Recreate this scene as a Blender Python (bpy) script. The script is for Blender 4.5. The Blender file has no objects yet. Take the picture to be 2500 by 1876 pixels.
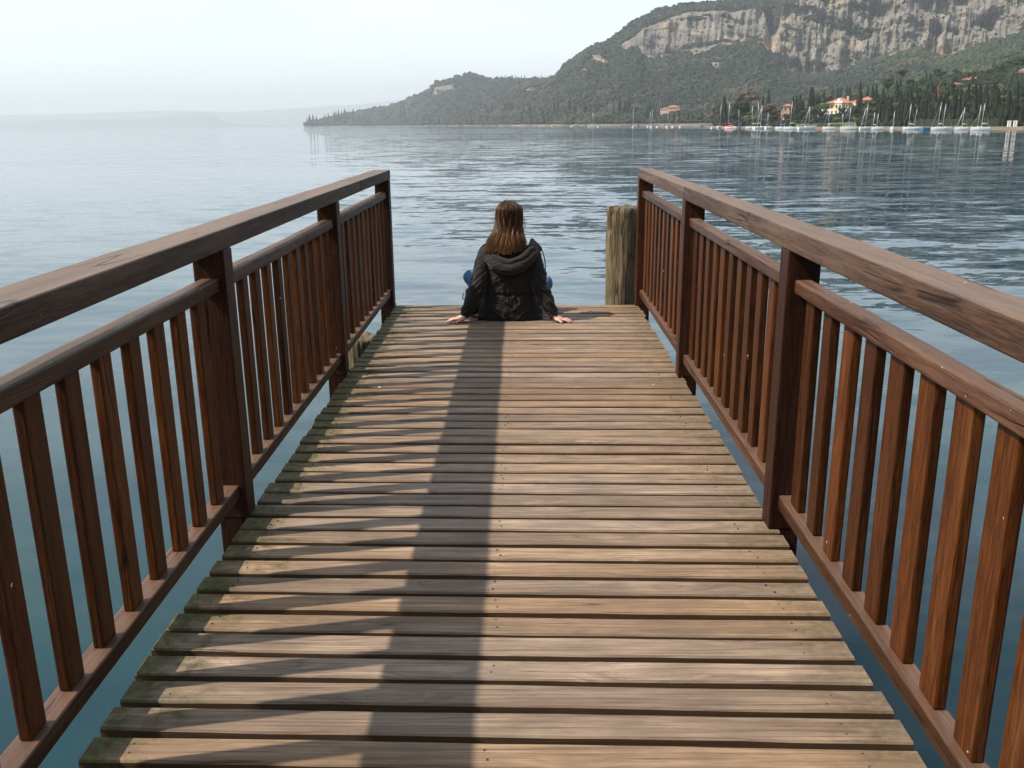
import bpy, bmesh, math, random
import numpy as np
from mathutils import Vector, Matrix
R = math.radians
random.seed(11); RG = np.random.default_rng(5)
S = bpy.context.scene
COL = S.collection

# ------------------------------------------------------------ camera, sky, sun
CAM_H, CAM_P, CAM_Y, CAM_R, CAM_F = 1.4042, 0.2781, -0.0169, -0.0095, 2222.4
def make_camera():
    cd = bpy.data.cameras.new('camera'); co = bpy.data.objects.new('camera', cd); COL.objects.link(co)
    cd.sensor_width = 36; cd.lens = 36 * CAM_F / 2500; cd.clip_start = 0.05; cd.clip_end = 60000
    a, b, r = CAM_P, CAM_Y, CAM_R
    F = Vector((math.sin(b) * math.cos(a), math.cos(b) * math.cos(a), -math.sin(a)))
    Rt = Vector((math.cos(b), -math.sin(b), 0)); Up = Rt.cross(F)
    R2 = Rt * math.cos(r) + Up * math.sin(r); U2 = -Rt * math.sin(r) + Up * math.cos(r)
    m = Matrix((R2, U2, -F)).transposed().to_4x4(); m.translation = (0, 0, CAM_H)
    co.matrix_world = m; S.camera = co
make_camera()

SUN = Vector((-0.85, -0.167, 1)).normalized()
W = bpy.data.worlds.new('World'); S.world = W; W.use_nodes = True
nt = W.node_tree; bg = nt.nodes['Background']
sky = nt.nodes.new('ShaderNodeTexSky'); sky.sky_type = 'NISHITA'; sky.sun_disc = False
sky.sun_elevation = math.asin(SUN.z); sky.sun_rotation = math.atan2(SUN.x, SUN.y) % (2 * math.pi)
sky.air_density = 1.3; sky.dust_density = 1.4; sky.ozone_density = 2.0; sky.altitude = 60
# thin high cloud veil mixed over the sky
tc = nt.nodes.new('ShaderNodeTexCoord'); mp = nt.nodes.new('ShaderNodeMapping'); mp.inputs['Scale'].default_value = (1.2, 1.2, 6.0)
mp.inputs['Rotation'].default_value = (0.12, 0.25, 0.3)
nz = nt.nodes.new('ShaderNodeTexNoise'); nz.inputs['Scale'].default_value = 1.6; nz.inputs['Detail'].default_value = 7; nz.inputs['Roughness'].default_value = 0.62
nz.inputs['Distortion'].default_value = 0.6
cr = nt.nodes.new('ShaderNodeMapRange'); cr.inputs[1].default_value = 0.30; cr.inputs[2].default_value = 0.72; cr.inputs[3].default_value = 0.55; cr.inputs[4].default_value = 0.98
mx = nt.nodes.new('ShaderNodeMix'); mx.data_type = 'RGBA'
mx.inputs[7].default_value = (6.35, 6.85, 6.95, 1)
nt.links.new(tc.outputs['Generated'], mp.inputs[0]); nt.links.new(mp.outputs[0], nz.inputs['Vector'])
sz = nt.nodes.new('ShaderNodeSeparateXYZ'); el = nt.nodes.new('ShaderNodeMapRange'); ml = nt.nodes.new('ShaderNodeMath'); ml.operation = 'MULTIPLY'
for i_, v_ in enumerate((.14, .60, 1.0, .42)): el.inputs[i_+1].default_value = v_
nt.links.new(tc.outputs['Generated'], sz.inputs[0]); nt.links.new(sz.outputs[2], el.inputs[0])
nt.links.new(nz.outputs[0], cr.inputs[0]); nt.links.new(cr.outputs[0], ml.inputs[0]); nt.links.new(el.outputs[0], ml.inputs[1]); nt.links.new(ml.outputs[0], mx.inputs[0])
nt.links.new(sky.outputs[0], mx.inputs[6]); nt.links.new(mx.outputs[2], bg.inputs[0])
bg.inputs[1].default_value = 0.120

sd = bpy.data.lights.new('sun', 'SUN'); sd.energy = 4.6; sd.angle = R(0.8); sd.color = (1.0, 0.90, 0.77)
so = bpy.data.objects.new('sun', sd); COL.objects.link(so); so.rotation_euler = SUN.to_track_quat('Z', 'Y').to_euler()
S.view_settings.view_transform = 'Standard'; S.view_settings.look = 'None'; S.view_settings.gamma = 1
S.view_settings.use_curve_mapping = False; S.view_settings.exposure = 0.62
S.render.engine = 'CYCLES'; S.cycles.max_bounces = 8; S.cycles.volume_bounces = 0; S.cycles.use_denoising = True
S.cycles.sample_clamp_indirect = 4

WZ = -1.0      # water level; deck top is z = 0

# ------------------------------------------------------------ helpers
def ray(u, v):
    a, b, r = CAM_P, CAM_Y, CAM_R
    du, dv = u - 1250, v - 938
    U = (du * math.cos(r) + dv * math.sin(r)) / CAM_F; Wd = (-du * math.sin(r) + dv * math.cos(r)) / CAM_F
    yc = math.cos(a) - Wd * math.sin(a); zz = -math.sin(a) - Wd * math.cos(a)
    return (U * math.cos(b) + yc * math.sin(b), -U * math.sin(b) + yc * math.cos(b), zz)
def at(u, v, Y):
    """bearing and elevation (survey of the view) to a point standing Y metres out"""
    x, y, z = ray(u, v); return (x / y * Y, Y, CAM_H + z / y * Y)
def on_water(u, v):
    x, y, z = ray(u, v); t = (WZ - CAM_H) / z; return (x * t, y * t)
def az(u):
    x, y, z = ray(u, 300); return x / y

def tag(o, label=None, cat=None, group=None, kind=None):
    if label: o['label'] = label
    if cat: o['category'] = cat
    if group: o['group'] = group
    if kind: o['kind'] = kind
    return o
def empty(name, loc, label, cat, group=None, rz=0):
    o = bpy.data.objects.new(name, None); COL.objects.link(o); o.location = loc; o.rotation_euler = (0, 0, rz)
    o.empty_display_size = 0.2
    return tag(o, label, cat, group)
def link(name, me, parent=None, loc=None, rot=None):
    o = bpy.data.objects.new(name, me); COL.objects.link(o)
    if loc is not None: o.location = loc
    if rot is not None: o.rotation_euler = rot
    if parent: o.parent = parent
    return o
def child_world(o, parent):
    """mesh is in world coordinates; keep it there below a placed parent"""
    o.parent = parent; o.matrix_parent_inverse = (Matrix.Translation(parent.location) @ parent.rotation_euler.to_matrix().to_4x4()).inverted()
    return o
def np_mesh(name, V, F, mat=None, smooth=False, attrs=None):
    """F: int array (n,3|4)"""
    me = bpy.data.meshes.new(name); V = np.asarray(V, np.float32); F = np.asarray(F, np.int32)
    me.vertices.add(len(V)); me.vertices.foreach_set('co', V.ravel())
    k = F.shape[1]; me.loops.add(F.size); me.loops.foreach_set('vertex_index', F.ravel())
    me.polygons.add(len(F)); me.polygons.foreach_set('loop_start', np.arange(0, F.size, k, dtype=np.int32))
    me.polygons.foreach_set('loop_total', np.full(len(F), k, np.int32))
    me.polygons.foreach_set('use_smooth', np.full(len(F), smooth))
    for n, (dom, arr) in (attrs or {}).items():
        arr = np.asarray(arr, np.float32)
        if arr.ndim == 1: me.attributes.new(n, 'FLOAT', dom).data.foreach_set('value', arr)
        else: me.attributes.new(n, 'FLOAT_COLOR', dom).data.foreach_set('color', arr.ravel())
    me.update(calc_edges=True); me.validate()
    if mat: me.materials.append(mat)
    return me
class MB:
    """collects vertices and faces for one mesh"""
    def __init__(s): s.v = []; s.f = []; s.n = 0
    def add(s, v, f):
        s.v.append(np.asarray(v, float).reshape(-1, 3)); s.f += [tuple(i + s.n for i in q) for q in f]; s.n += len(s.v[-1])
    def box(s, lo, hi, j=0):
        x0, y0, z0 = lo; x1, y1, z1 = hi
        v = np.array([(x0,y0,z0),(x1,y0,z0),(x1,y1,z0),(x0,y1,z0),(x0,y0,z1),(x1,y0,z1),(x1,y1,z1),(x0,y1,z1)], float)
        if j: v += RG.uniform(-j, j, v.shape)
        s.add(v, [(0,3,2,1),(4,5,6,7),(0,1,5,4),(1,2,6,5),(2,3,7,6),(3,0,4,7)])
    def tube(s, pts, rad, n=8, cap=True):
        pts = [Vector(p) for p in pts]; rad = rad if hasattr(rad, '__len__') else [rad] * len(pts)
        V = []; up = None
        for i, p in enumerate(pts):
            t = (pts[min(i+1, len(pts)-1)] - pts[max(i-1, 0)]).normalized()
            if up is None: up = Vector((0,0,1)) if abs(t.z) < .9 else Vector((1,0,0))
            a = t.cross(up).normalized(); b = a.cross(t).normalized(); up = b
            for k in range(n):
                c = 2*math.pi*k/n; V.append(p + (a*math.cos(c) + b*math.sin(c))*rad[i])
        F = [(i*n+k, i*n+(k+1)%n, (i+1)*n+(k+1)%n, (i+1)*n+k) for i in range(len(pts)-1) for k in range(n)]
        if cap: F += [tuple(range(n-1, -1, -1)), tuple((len(pts)-1)*n+k for k in range(n))]
        s.add([tuple(v) for v in V], F)
    def mesh(s, name, mat=None, bevel=0, smooth=False, segs=2):
        me = bpy.data.meshes.new(name); me.from_pydata(np.vstack(s.v).tolist(), [], s.f)
        bm = bmesh.new(); bm.from_mesh(me)
        if bevel: bmesh.ops.bevel(bm, geom=bm.edges[:], offset=bevel, segments=segs, profile=0.6, affect='EDGES', clamp_overlap=True)
        bmesh.ops.recalc_face_normals(bm, faces=bm.faces[:]); bm.to_mesh(me); bm.free()
        if smooth: me.polygons.foreach_set('use_smooth', [True]*len(me.polygons))
        if mat: me.materials.append(mat)
        return me

# numpy value noise -----------------------------------------------------------
def _h(ix, iy, iz, seed):
    n = (ix.astype(np.int64)*374761393 + iy.astype(np.int64)*668265263 + iz.astype(np.int64)*2147483647 + seed*1274126177) & 0xffffffff
    n = ((n ^ (n >> 13)) * 1274126177) & 0xffffffff; n = ((n ^ (n >> 16)) * 2246822519) & 0xffffffff
    return ((n ^ (n >> 15)) & 0xffff) / 65535.0
def vnoise(x, y, z=0, seed=0):
    x, y, z = np.broadcast_arrays(np.asarray(x, float), np.asarray(y, float), np.asarray(z, float))
    ix, iy, iz = np.floor(x), np.floor(y), np.floor(z); fx, fy, fz = x-ix, y-iy, z-iz
    fx, fy, fz = [f*f*(3-2*f) for f in (fx, fy, fz)]; o = 0
    for a in (0, 1):
        for b in (0, 1):
            for c in (0, 1):
                o = o + _h(ix+a, iy+b, iz+c, seed)*(fx if a else 1-fx)*(fy if b else 1-fy)*(fz if c else 1-fz)
    return o*2-1
def fbm(x, y, z=0, o=4, seed=0, g=0.5):
    s = 0; a = 1; t = 0
    for i in range(o):
        s = s + a*vnoise(np.asarray(x)*2**i, np.asarray(y)*2**i, np.asarray(z)*2**i, seed+i*17); t += a; a *= g
    return s/t

# ------------------------------------------------------------ materials
class Mat:
    def __init__(s, name, rough=0.6, color=(.5,.5,.5), metal=0, spec=None):
        s.m = bpy.data.materials.new(name); s.m.use_nodes = True; s.t = s.m.node_tree; s.b = s.t.nodes['Principled BSDF']
        s.b.inputs['Roughness'].default_value = rough; s.b.inputs['Metallic'].default_value = metal
        s.b.inputs['Base Color'].default_value = (*color, 1)
        if spec is not None: s.b.inputs['Specular IOR Level'].default_value = spec
    def n(s, typ, **kw):
        q = s.t.nodes.new('ShaderNode' + typ)
        for k, v in kw.items():
            if k[0] == '_': setattr(q, k[1:], v)
            else: q.inputs[k.replace('__', ' ')].default_value = v
        return q
    def l(s, a, b): s.t.links.new(a, b)
    def obj(s, rnd=True):
        """object coordinates, shifted per object"""
        tc = s.n('TexCoord'); 
        if not rnd: return tc.outputs['Object']
        oi = s.n('ObjectInfo'); ml = s.n('Math', _operation='MULTIPLY'); ml.inputs[1].default_value = 37.0
        s.l(oi.outputs['Random'], ml.inputs[0]); ad = s.n('VectorMath', _operation='ADD'); s.l(tc.outputs['Object'], ad.inputs[0]); s.l(ml.outputs[0], ad.inputs[1])
        return ad.outputs[0]
    def pos(s): return s.n('NewGeometry').outputs['Position']
    def map(s, vec, scale, rot=(0,0,0)):
        q = s.n('Mapping'); q.inputs['Scale'].default_value = scale; q.inputs['Rotation'].default_value = rot; s.l(vec, q.inputs[0]); return q.outputs[0]
    def noise(s, vec, scale=1, detail=4, rough=.5, dist=0):
        q = s.n('TexNoise', Scale=scale, Detail=detail, Roughness=rough, Distortion=dist); s.l(vec, q.inputs['Vector']); return q.outputs[0]
    def rng(s, val, a, b, c=0, d=1):
        q = s.n('MapRange'); q.inputs[1].default_value = a; q.inputs[2].default_value = b; q.inputs[3].default_value = c; q.inputs[4].default_value = d; s.l(val, q.inputs[0]); return q.outputs[0]
    def ramp(s, val, stops):
        q = s.n('ValToRGB'); e = q.color_ramp.elements
        while len(e) < len(stops): e.new(.5)
        for i, (p, c) in enumerate(stops): e[i].position = p; e[i].color = (*c, 1)
        s.l(val, q.inputs[0]); return q.outputs[0]
    def mix(s, f, a, b, mode='MIX'):
        q = s.n('Mix', _data_type='RGBA', _blend_type=mode)
        for i, x in ((0, f), (6, a), (7, b)):
            if isinstance(x, (int, float)): q.inputs[i].default_value = x
            elif isinstance(x, tuple): q.inputs[i].default_value = (*x, 1)
            else: s.l(x, q.inputs[i])
        return q.outputs[2]
    def math(s, op, a, b=0.0):
        q = s.n('Math', _operation=op)
        for i, x in enumerate((a, b)):
            if isinstance(x, (int, float)): q.inputs[i].default_value = x
            else: s.l(x, q.inputs[i])
        return q.outputs[0]
    def bump(s, h, strength=.3, dist=.01, normal=None):
        q = s.n('Bump', Strength=strength, Distance=dist); s.l(h, q.inputs['Height'])
        if normal: s.l(normal, q.inputs['Normal'])
        s.l(q.outputs[0], s.b.inputs['Normal']); return q.outputs[0]
    def col(s, c): s.l(c, s.b.inputs['Base Color'])
    def attr(s, n, out='Fac'):
        q = s.n('Attribute'); q.attribute_name = n; return q.outputs[out]

def rail_wood(name, axis, base, light, dark, rough=.42, worn=0.3, wornc=(.30,.22,.17), topw=.0):
    M = Mat(name, rough, spec=.2); o = M.obj()
    sc = {'y': (22, 1.3, 22), 'z': (22, 22, 1.3), 'x': (1.3, 22, 22)}[axis]
    g = M.map(o, sc); n1 = M.noise(g, 2.2, 7, .72, 1.3); n2 = M.noise(g, 11, 4, .65, .3)
    c = M.ramp(n1, [(.25, dark), (.5, base), (.75, light)])
    c = M.mix(M.rng(n2, .46, .62, 0, .6), c, tuple(x*.55 for x in dark))
    lb = M.noise(M.map(o, tuple(.6*x/22*6 for x in sc)), 1.0, 4, .6, .5); c = M.mix(1.0, c, M.ramp(lb, [(.3, (.62,.6,.58)), (.5, (1,1,1)), (.72, (1.35,1.3,1.25))]), 'MULTIPLY')
    wn = M.noise(M.map(o, tuple(x*.22 for x in sc)), 3, 5, .7, .3)
    c = M.mix(M.rng(wn, .56-.12*worn, .74, 0, .75*worn+.1), c, wornc)
    oi = M.n('ObjectInfo'); hs = M.n('HueSaturation'); M.l(M.rng(oi.outputs['Random'], 0, 1, .6, 1.4), hs.inputs['Value']); M.l(c, hs.inputs['Color'])
    sn = M.n('SeparateXYZ'); M.l(M.n('NewGeometry').outputs['True Normal'], sn.inputs[0])
    # upper faces are bleached by weather
    c2 = M.mix(M.math('MULTIPLY', M.rng(sn.outputs[2], .5, .95, 0, topw), M.rng(wn, .25, .6, .55, 1)), hs.outputs[0], M.ramp(n1, [(.25, tuple(x*.55 for x in wornc)), (.6, wornc), (.8, tuple(x*1.25 for x in wornc))]))
    # small pale scratches and bird-lime specks
    sp = M.noise(M.map(o, (5, 5, 5)), 7, 2, .5, 0)
    c = M.mix(M.rng(sp, .775, .79, 0, .8), c2, (.55,.53,.5))
    # drying cracks along the grain
    ck = M.noise(M.map(o, tuple(x*.55 for x in sc)), 1, 1, .3, .2); ckm = M.math('SUBTRACT', 1.0, M.rng(M.math('ABSOLUTE', M.math('SUBTRACT', ck, .5)), 0, .014, 0, 1))
    ckm = M.math('MULTIPLY', ckm, M.rng(M.noise(M.map(o, (3, 3, 3)), 1.3, 2, .5, 0), .52, .6, 0, 1)); c = M.mix(M.math('MULTIPLY', ckm, .85), c, (.008,.004,.003))
    M.col(c); M.l(M.rng(n1, .3, .7, rough-.1, rough+.2), M.b.inputs['Roughness'])
    M.bump(M.math('ADD', M.math('ADD', M.math('MULTIPLY', n2, .7), n1), M.math('MULTIPLY', ckm, -1.5)), .7, .0025)
    return M.m
M_hand = rail_wood('weathered_handrail_wood', 'y', (.050,.026,.016), (.105,.060,.039), (.018,.009,.006), .45, .7, (.185,.124,.086), .9)
M_raily = rail_wood('stained_rail_wood', 'y', (.054,.020,.009), (.095,.040,.018), (.017,.007,.004), .38, .6, (.19,.115,.078), .6)
M_bal = rail_wood('stained_baluster_wood', 'z', (.070,.020,.004), (.140,.044,.007), (.020,.006,.002), .42, .2, (.20,.10,.04))
M_post = rail_wood('stained_post_wood', 'z', (.042,.014,.007), (.080,.029,.013), (.014,.005,.003), .42, .12, (.14,.06,.03))

def deck_wood():
    M = Mat('weathered_deck_wood', .7, spec=.2); P = M.n('TexCoord').outputs['Object']; pid = M.attr('pid')
    sh = M.n('CombineXYZ'); M.l(M.math('MULTIPLY', pid, 53.0), sh.inputs[0]); M.l(M.math('MULTIPLY', pid, 17.0), sh.inputs[2])
    ad = M.n('VectorMath', _operation='ADD'); M.l(P, ad.inputs[0]); M.l(sh.outputs[0], ad.inputs[1]); o = ad.outputs[0]
    # knots bend the grain round them
    kn = M.n('TexVoronoi', _feature='F1', Scale=1.0); M.l(M.map(o, (2.1, 8.5, 3)), kn.inputs['Vector']); kd = kn.outputs['Distance']
    bend = M.math('MULTIPLY', M.rng(kd, .0, .42, 1, 0), .35)
    cv = M.n('CombineXYZ'); M.l(bend, cv.inputs[1]); av = M.n('VectorMath', _operation='ADD'); M.l(M.map(o, (1.5, 46, 46)), av.inputs[0])
    sv = M.n('VectorMath', _operation='SCALE'); sv.inputs[3].default_value = 9; M.l(cv.outputs[0], sv.inputs[0]); M.l(sv.outputs[0], av.inputs[1])
    g = av.outputs[0]
    n1 = M.noise(g, 1.0, 7, .74, .6); n2 = M.noise(M.map(o, (3.0, 170, 170)), 1, 4, .65, .3); n3 = M.noise(M.map(o, (3, 7, 7)), 1.6, 5, .6, 0)
    c = M.ramp(n1, [(.26, (.072,.045,.025)), (.42, (.220,.148,.094)), (.58, (.335,.238,.160)), (.8, (.45,.338,.24))])
    c = M.mix(M.rng(n2, .48, .64, 0, .7), c, (.085,.056,.038))
    c = M.mix(M.rng(n3, .35, .70, .6, 0), c, (.11,.078,.055))
    # long drying cracks
    ck = M.noise(M.map(o, (.55, 30, 30)), 1, 1, .3, .0); ckm = M.math('SUBTRACT', 1.0, M.rng(M.math('ABSOLUTE', M.math('SUBTRACT', ck, .5)), 0, .011, 0, 1))
    ckr = M.rng(M.noise(M.map(o, (1.1, 3, 3)), 2, 2, .5, 0), .54, .62, 0, 1); ckm = M.math('MULTIPLY', ckm, ckr)
    c = M.mix(M.math('MULTIPLY', ckm, .8), c, (.035,.022,.015))
    km = M.rng(kd, .028, .07, 1, 0); c = M.mix(M.math('MULTIPLY', km, .75), c, (.10,.058,.035))
    kr = M.math('MULTIPLY', M.rng(kd, .05, .085, 0, 1), M.rng(kd, .085, .13, 1, 0)); c = M.mix(M.math('MULTIPLY', kr, .5), c, (.17,.11,.075))
    hs = M.n('HueSaturation'); M.l(M.rng(pid, 0, 1, .80, 1.22), hs.inputs['Value']); M.l(M.rng(M.math('FRACT', M.math('MULTIPLY', pid, 7.3)), 0, 1, .82, 1.12), hs.inputs['Saturation']); M.l(c, hs.inputs['Color']); c = hs.outputs[0]
    # algae and moss on the board ends, reddish raw edges on the vertical faces
    sx = M.n('SeparateXYZ'); M.l(P, sx.inputs[0]); mn = M.noise(P, 9, 5, .7, .3); mn2 = M.noise(P, 38, 3, .6, 0)
    eL = M.rng(M.math('ADD', sx.outputs[0], M.math('MULTIPLY', M.math('SUBTRACT', mn, .5), .75)), -1.02, -.86, 1, 0)
    c = M.mix(M.math('MULTIPLY', eL, .82), c, M.ramp(mn2, [(.3, (.022,.022,.012)), (.5, (.050,.052,.012)), (.72, (.12,.135,.02))]))
    eR = M.rng(M.math('ADD', sx.outputs[0], M.math('MULTIPLY', M.math('SUBTRACT', mn, .5), .8)), .66, .9, 0, 1)
    c = M.mix(M.math('MULTIPLY', eR, .6), c, M.ramp(mn2, [(.3, (.05,.036,.021)), (.55, (.12,.09,.052)), (.75, (.2,.155,.095))]))
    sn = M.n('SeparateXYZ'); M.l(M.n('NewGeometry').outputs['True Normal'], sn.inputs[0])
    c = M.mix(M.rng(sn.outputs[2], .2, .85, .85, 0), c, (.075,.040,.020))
    # bird lime
    bl = M.n('TexVoronoi', _feature='F1', Scale=1.9); M.l(P, bl.inputs['Vector']); c = M.mix(M.rng(M.math('ADD', bl.outputs['Distance'], M.math('MULTIPLY', mn2, .03)), .022, .03, .9, 0), c, (.62,.6,.56))
    M.col(c); M.l(M.rng(n1, .3, .8, .5, .75), M.b.inputs['Roughness'])
    h = M.math('ADD', M.math('ADD', M.math('MULTIPLY', n1, .6), M.math('MULTIPLY', n2, .5)), M.math('MULTIPLY', ckm, -1.2))
    M.bump(h, .6, .0022); return M.m
M_deck = deck_wood()
def old_wood(name, a, b, c_, green=.4):
    M = Mat(name, .8); o = M.obj(); n1 = M.noise(M.map(o, (48, 48, 3.2)), 1, 7, .75, .8); n2 = M.noise(M.map(o, (7, 7, 3)), 1, 5, .65, .2)
    c = M.ramp(n1, [(.28, a), (.5, b), (.75, c_)]); c = M.mix(M.rng(n2, .48, .66, 0, green), c, (.045,.048,.016))
    ck = M.noise(M.map(o, (15, 15, .9)), 1, 2, .4, .4); ckm = M.math('SUBTRACT', 1.0, M.rng(M.math('ABSOLUTE', M.math('SUBTRACT', ck, .5)), 0, .018, 0, 1)); c = M.mix(M.math('MULTIPLY', ckm, .85), c, (.012,.008,.005))
    M.col(c); M.bump(M.math('ADD', M.math('ADD', n1, M.math('MULTIPLY', n2, .8)), M.math('MULTIPLY', ckm, -1.0)), 1.0, .02); return M.m
M_pile = old_wood('old_pile_wood', (.035,.024,.013), (.165,.12,.063), (.32,.245,.14), .65)
M_beam = old_wood('dark_beam_wood', (.03,.02,.013), (.07,.045,.03), (.11,.075,.05), .25)
M_metal = Mat('rusted_screw', .6, (.05,.04,.035), .4).m

def water_mat():
    M = Mat('lake_water', .02); P = M.pos(); b = M.b
    b.inputs['IOR'].default_value = 1.33
    # light spreads inside the lake water, so shadows on it stay soft
    b.subsurface_method = 'BURLEY'; b.inputs['Subsurface Weight'].default_value = 1; b.inputs['Subsurface Radius'].default_value = (.5, 1.4, 1.8); b.inputs['Subsurface Scale'].default_value = .9
    sx = M.n('SeparateXYZ'); M.l(P, sx.inputs[0])
    big = M.noise(M.map(P, (.35, .35, 1)), 1, 4, .55, .4)
    c = M.ramp(big, [(.3, (.005,.024,.036)), (.5, (.008,.036,.046)), (.7, (.017,.050,.043))])
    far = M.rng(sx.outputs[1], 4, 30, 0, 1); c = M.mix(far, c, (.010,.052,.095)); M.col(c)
    # surface slopes of swell, ripples and fine chop, summed
    def slope(scale, rotz, amp, detail=2, dist=.4, ratio=.55):
        q = M.n('TexNoise', Scale=1.0, Detail=detail, Roughness=.5, Distortion=dist); M.l(M.map(P, scale, (0,0,rotz)), q.inputs['Vector'])
        sb = M.n('VectorMath', _operation='SUBTRACT'); M.l(q.outputs['Color'], sb.inputs[0]); sb.inputs[1].default_value = (.5,.5,.5)
        mu = M.n('VectorMath', _operation='MULTIPLY'); M.l(sb.outputs[0], mu.inputs[0]); mu.inputs[1].default_value = (amp*ratio, amp, 0); return mu.outputs[0]
    def add(x, y): q = M.n('VectorMath', _operation='ADD'); M.l(x, q.inputs[0]); M.l(y, q.inputs[1]); return q.outputs[0]
    def scl(x, f): q = M.n('VectorMath', _operation='SCALE'); M.l(x, q.inputs[0]); M.l(f, q.inputs[3]); return q.outputs[0]
    pat = M.noise(M.map(P, (.006, .030, 1), (0,0,.10)), 1, 5, .62, .8); amp = M.rng(pat, .38, .58, .35, 1.15)
    ax = M.rng(M.math('DIVIDE', sx.outputs[0], M.math('ADD', M.math('ABSOLUTE', sx.outputs[1]), 8.0)), -.30, .20, .46, 1.0)   # the bay on the right is more ruffled
    amp = M.math('MULTIPLY', amp, ax); lee = M.rng(sx.outputs[1], 3, 22, .30, 1); lee2 = M.rng(sx.outputs[1], 3, 30, .55, 1)
    sl = add(scl(slope((.32, .80, 1), .10, .35, 2, .5), lee2), scl(slope((.9, 2.4, 1), -.12, .30, 2, .6), lee))
    sl = add(sl, scl(slope((3.2, 7.5, 1), .2, .19, 1, .3, .7), lee)); sl = scl(sl, amp)
    mu = M.n('VectorMath', _operation='SUBTRACT'); mu.inputs[0].default_value = (0, 0, 1); M.l(sl, mu.inputs[1]); nn = M.n('VectorMath', _operation='NORMALIZE'); M.l(mu.outputs[0], nn.inputs[0]); M.l(nn.outputs[0], b.inputs['Normal']); return M.m
M_water = water_mat()

def forest_mat():
    M = Mat('hill_forest', .8, spec=.15); v = M.attr('tone'); P = M.pos()
    n = M.noise(P, .010, 4, .6, .3); n2 = M.noise(P, .35, 3, .6, 0)
    c = M.ramp(v, [(.0, (.007,.013,.010)), (.35, (.013,.022,.016)), (.62, (.023,.032,.021)), (.84, (.042,.044,.028)), (1.0, (.075,.058,.045))])
    g = M.ramp(v, [(.0, (.013,.022,.011)), (.6, (.032,.046,.016)), (1.0, (.062,.068,.028))])
    px = M.n('SeparateXYZ'); M.l(P, px.inputs[0])
    near = M.rng(M.math('DIVIDE', px.outputs[0], px.outputs[1]), .26, .44, -.12, .14)
    c = M.mix(M.rng(M.math('ADD', n, near), .50, .62, 0, .85), c, g)
    c = M.mix(.35, c, M.ramp(n2, [(.3, (.4,.4,.4)), (.7, (1.3,1.3,1.3))]), 'MULTIPLY')
    M.col(c); return M.m
M_forest = forest_mat()
def rock_mat():
    M = Mat('limestone_cliff', .9, spec=.1); P = M.pos(); rk = M.attr('rock')
    s1 = M.noise(M.map(P, (.09, .05, .016)), 1, 6, .68, .6); s2 = M.noise(M.map(P, (.35, .2, .05)), 1, 5, .7, .5); s3 = M.noise(M.map(P, (.02, .02, .028)), 1, 4, .6, .3)
    c = M.ramp(s1, [(.28, (.085,.078,.070)), (.48, (.19,.172,.150)), (.68, (.30,.265,.22))])
    c = M.mix(M.rng(s2, .5, .66, 0, .8), c, (.10,.098,.09))
    c = M.mix(M.rng(s3, .56, .66, 0, .75), c, (.42,.31,.20))
    gn = M.noise(P, .06, 4, .6, 0); g = M.ramp(gn, [(.3, (.012,.019,.010)), (.6, (.026,.033,.016)), (.8, (.05,.047,.03))])
    c = M.mix(M.rng(M.math('ADD', rk, M.math('MULTIPLY', M.math('SUBTRACT', s2, .5), .9)), .42, .54, 0, 1), g, c)
    M.col(c); M.bump(M.math('ADD', s1, M.math('MULTIPLY', s2, .6)), 1.0, 6.0); return M.m
M_rock = rock_mat()
def leaf_mat(name, a, b, c_):
    M = Mat(name, .7, spec=.2); o = M.obj(); n = M.noise(o, 1.3, 4, .6, 0); oi = M.n('ObjectInfo')
    c = M.ramp(n, [(.28, a), (.5, b), (.75, c_)]); hs = M.n('HueSaturation'); M.l(M.rng(oi.outputs['Random'], 0, 1, .7, 1.3), hs.inputs['Value']); M.l(c, hs.inputs['Color']); M.col(hs.outputs[0]); return M.m
M_cyp = leaf_mat('cypress_foliage', (.007,.012,.006), (.015,.023,.011), (.032,.038,.017))
M_cyp2 = leaf_mat('dry_cypress_foliage', (.06,.04,.02), (.12,.07,.035), (.17,.10,.05))
M_lf = leaf_mat('dark_tree_foliage', (.009,.017,.008), (.019,.030,.012), (.036,.048,.018))
M_lf2 = leaf_mat('bright_tree_foliage', (.030,.048,.010), (.062,.085,.018), (.12,.14,.03))
M_lf3 = leaf_mat('bare_twig_foliage', (.035,.025,.018), (.075,.055,.037), (.12,.09,.062))
M_bark = Mat('tree_bark', .9, (.09,.065,.045)).m
def simple(name, c, rough=.6, var=.15, sc=1.5, metal=0):
    M = Mat(name, rough, c, metal); n = M.noise(M.obj(), sc, 5, .6, .2)
    M.col(M.mix(M.rng(n, .3, .7, 0, 1), tuple(x*(1-var) for x in c), tuple(min(1, x*(1+var)) for x in c))); return M.m
M_wall = simple('cream_plaster', (.66,.53,.33)); M_wall2 = simple('ochre_plaster', (.55,.40,.26)); M_wall3 = simple('salmon_plaster', (.55,.28,.18)); M_white = simple('white_stone', (.74,.71,.64))
M_roof = simple('terracotta_tiles', (.33,.125,.08), .8, .3, 2); M_glass = simple('dark_window', (.05,.06,.06), .2); M_shutter = simple('green_shutter', (.10,.16,.11))
M_hull = simple('white_gelcoat', (.66,.66,.64), .25, .04); M_alu = simple('mast_metal', (.50,.50,.49), .35, .05, 1, .3); M_blue = simple('blue_canvas', (.03,.07,.25)); M_red = simple('red_canvas', (.55,.06,.05)); M_bluehull = simple('blue_paint', (.03,.16,.30), .4); M_orange = simple('orange_plastic', (.75,.14,.05), .4); M_cloth = simple('sail_cover', (.45,.43,.40))
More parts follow.
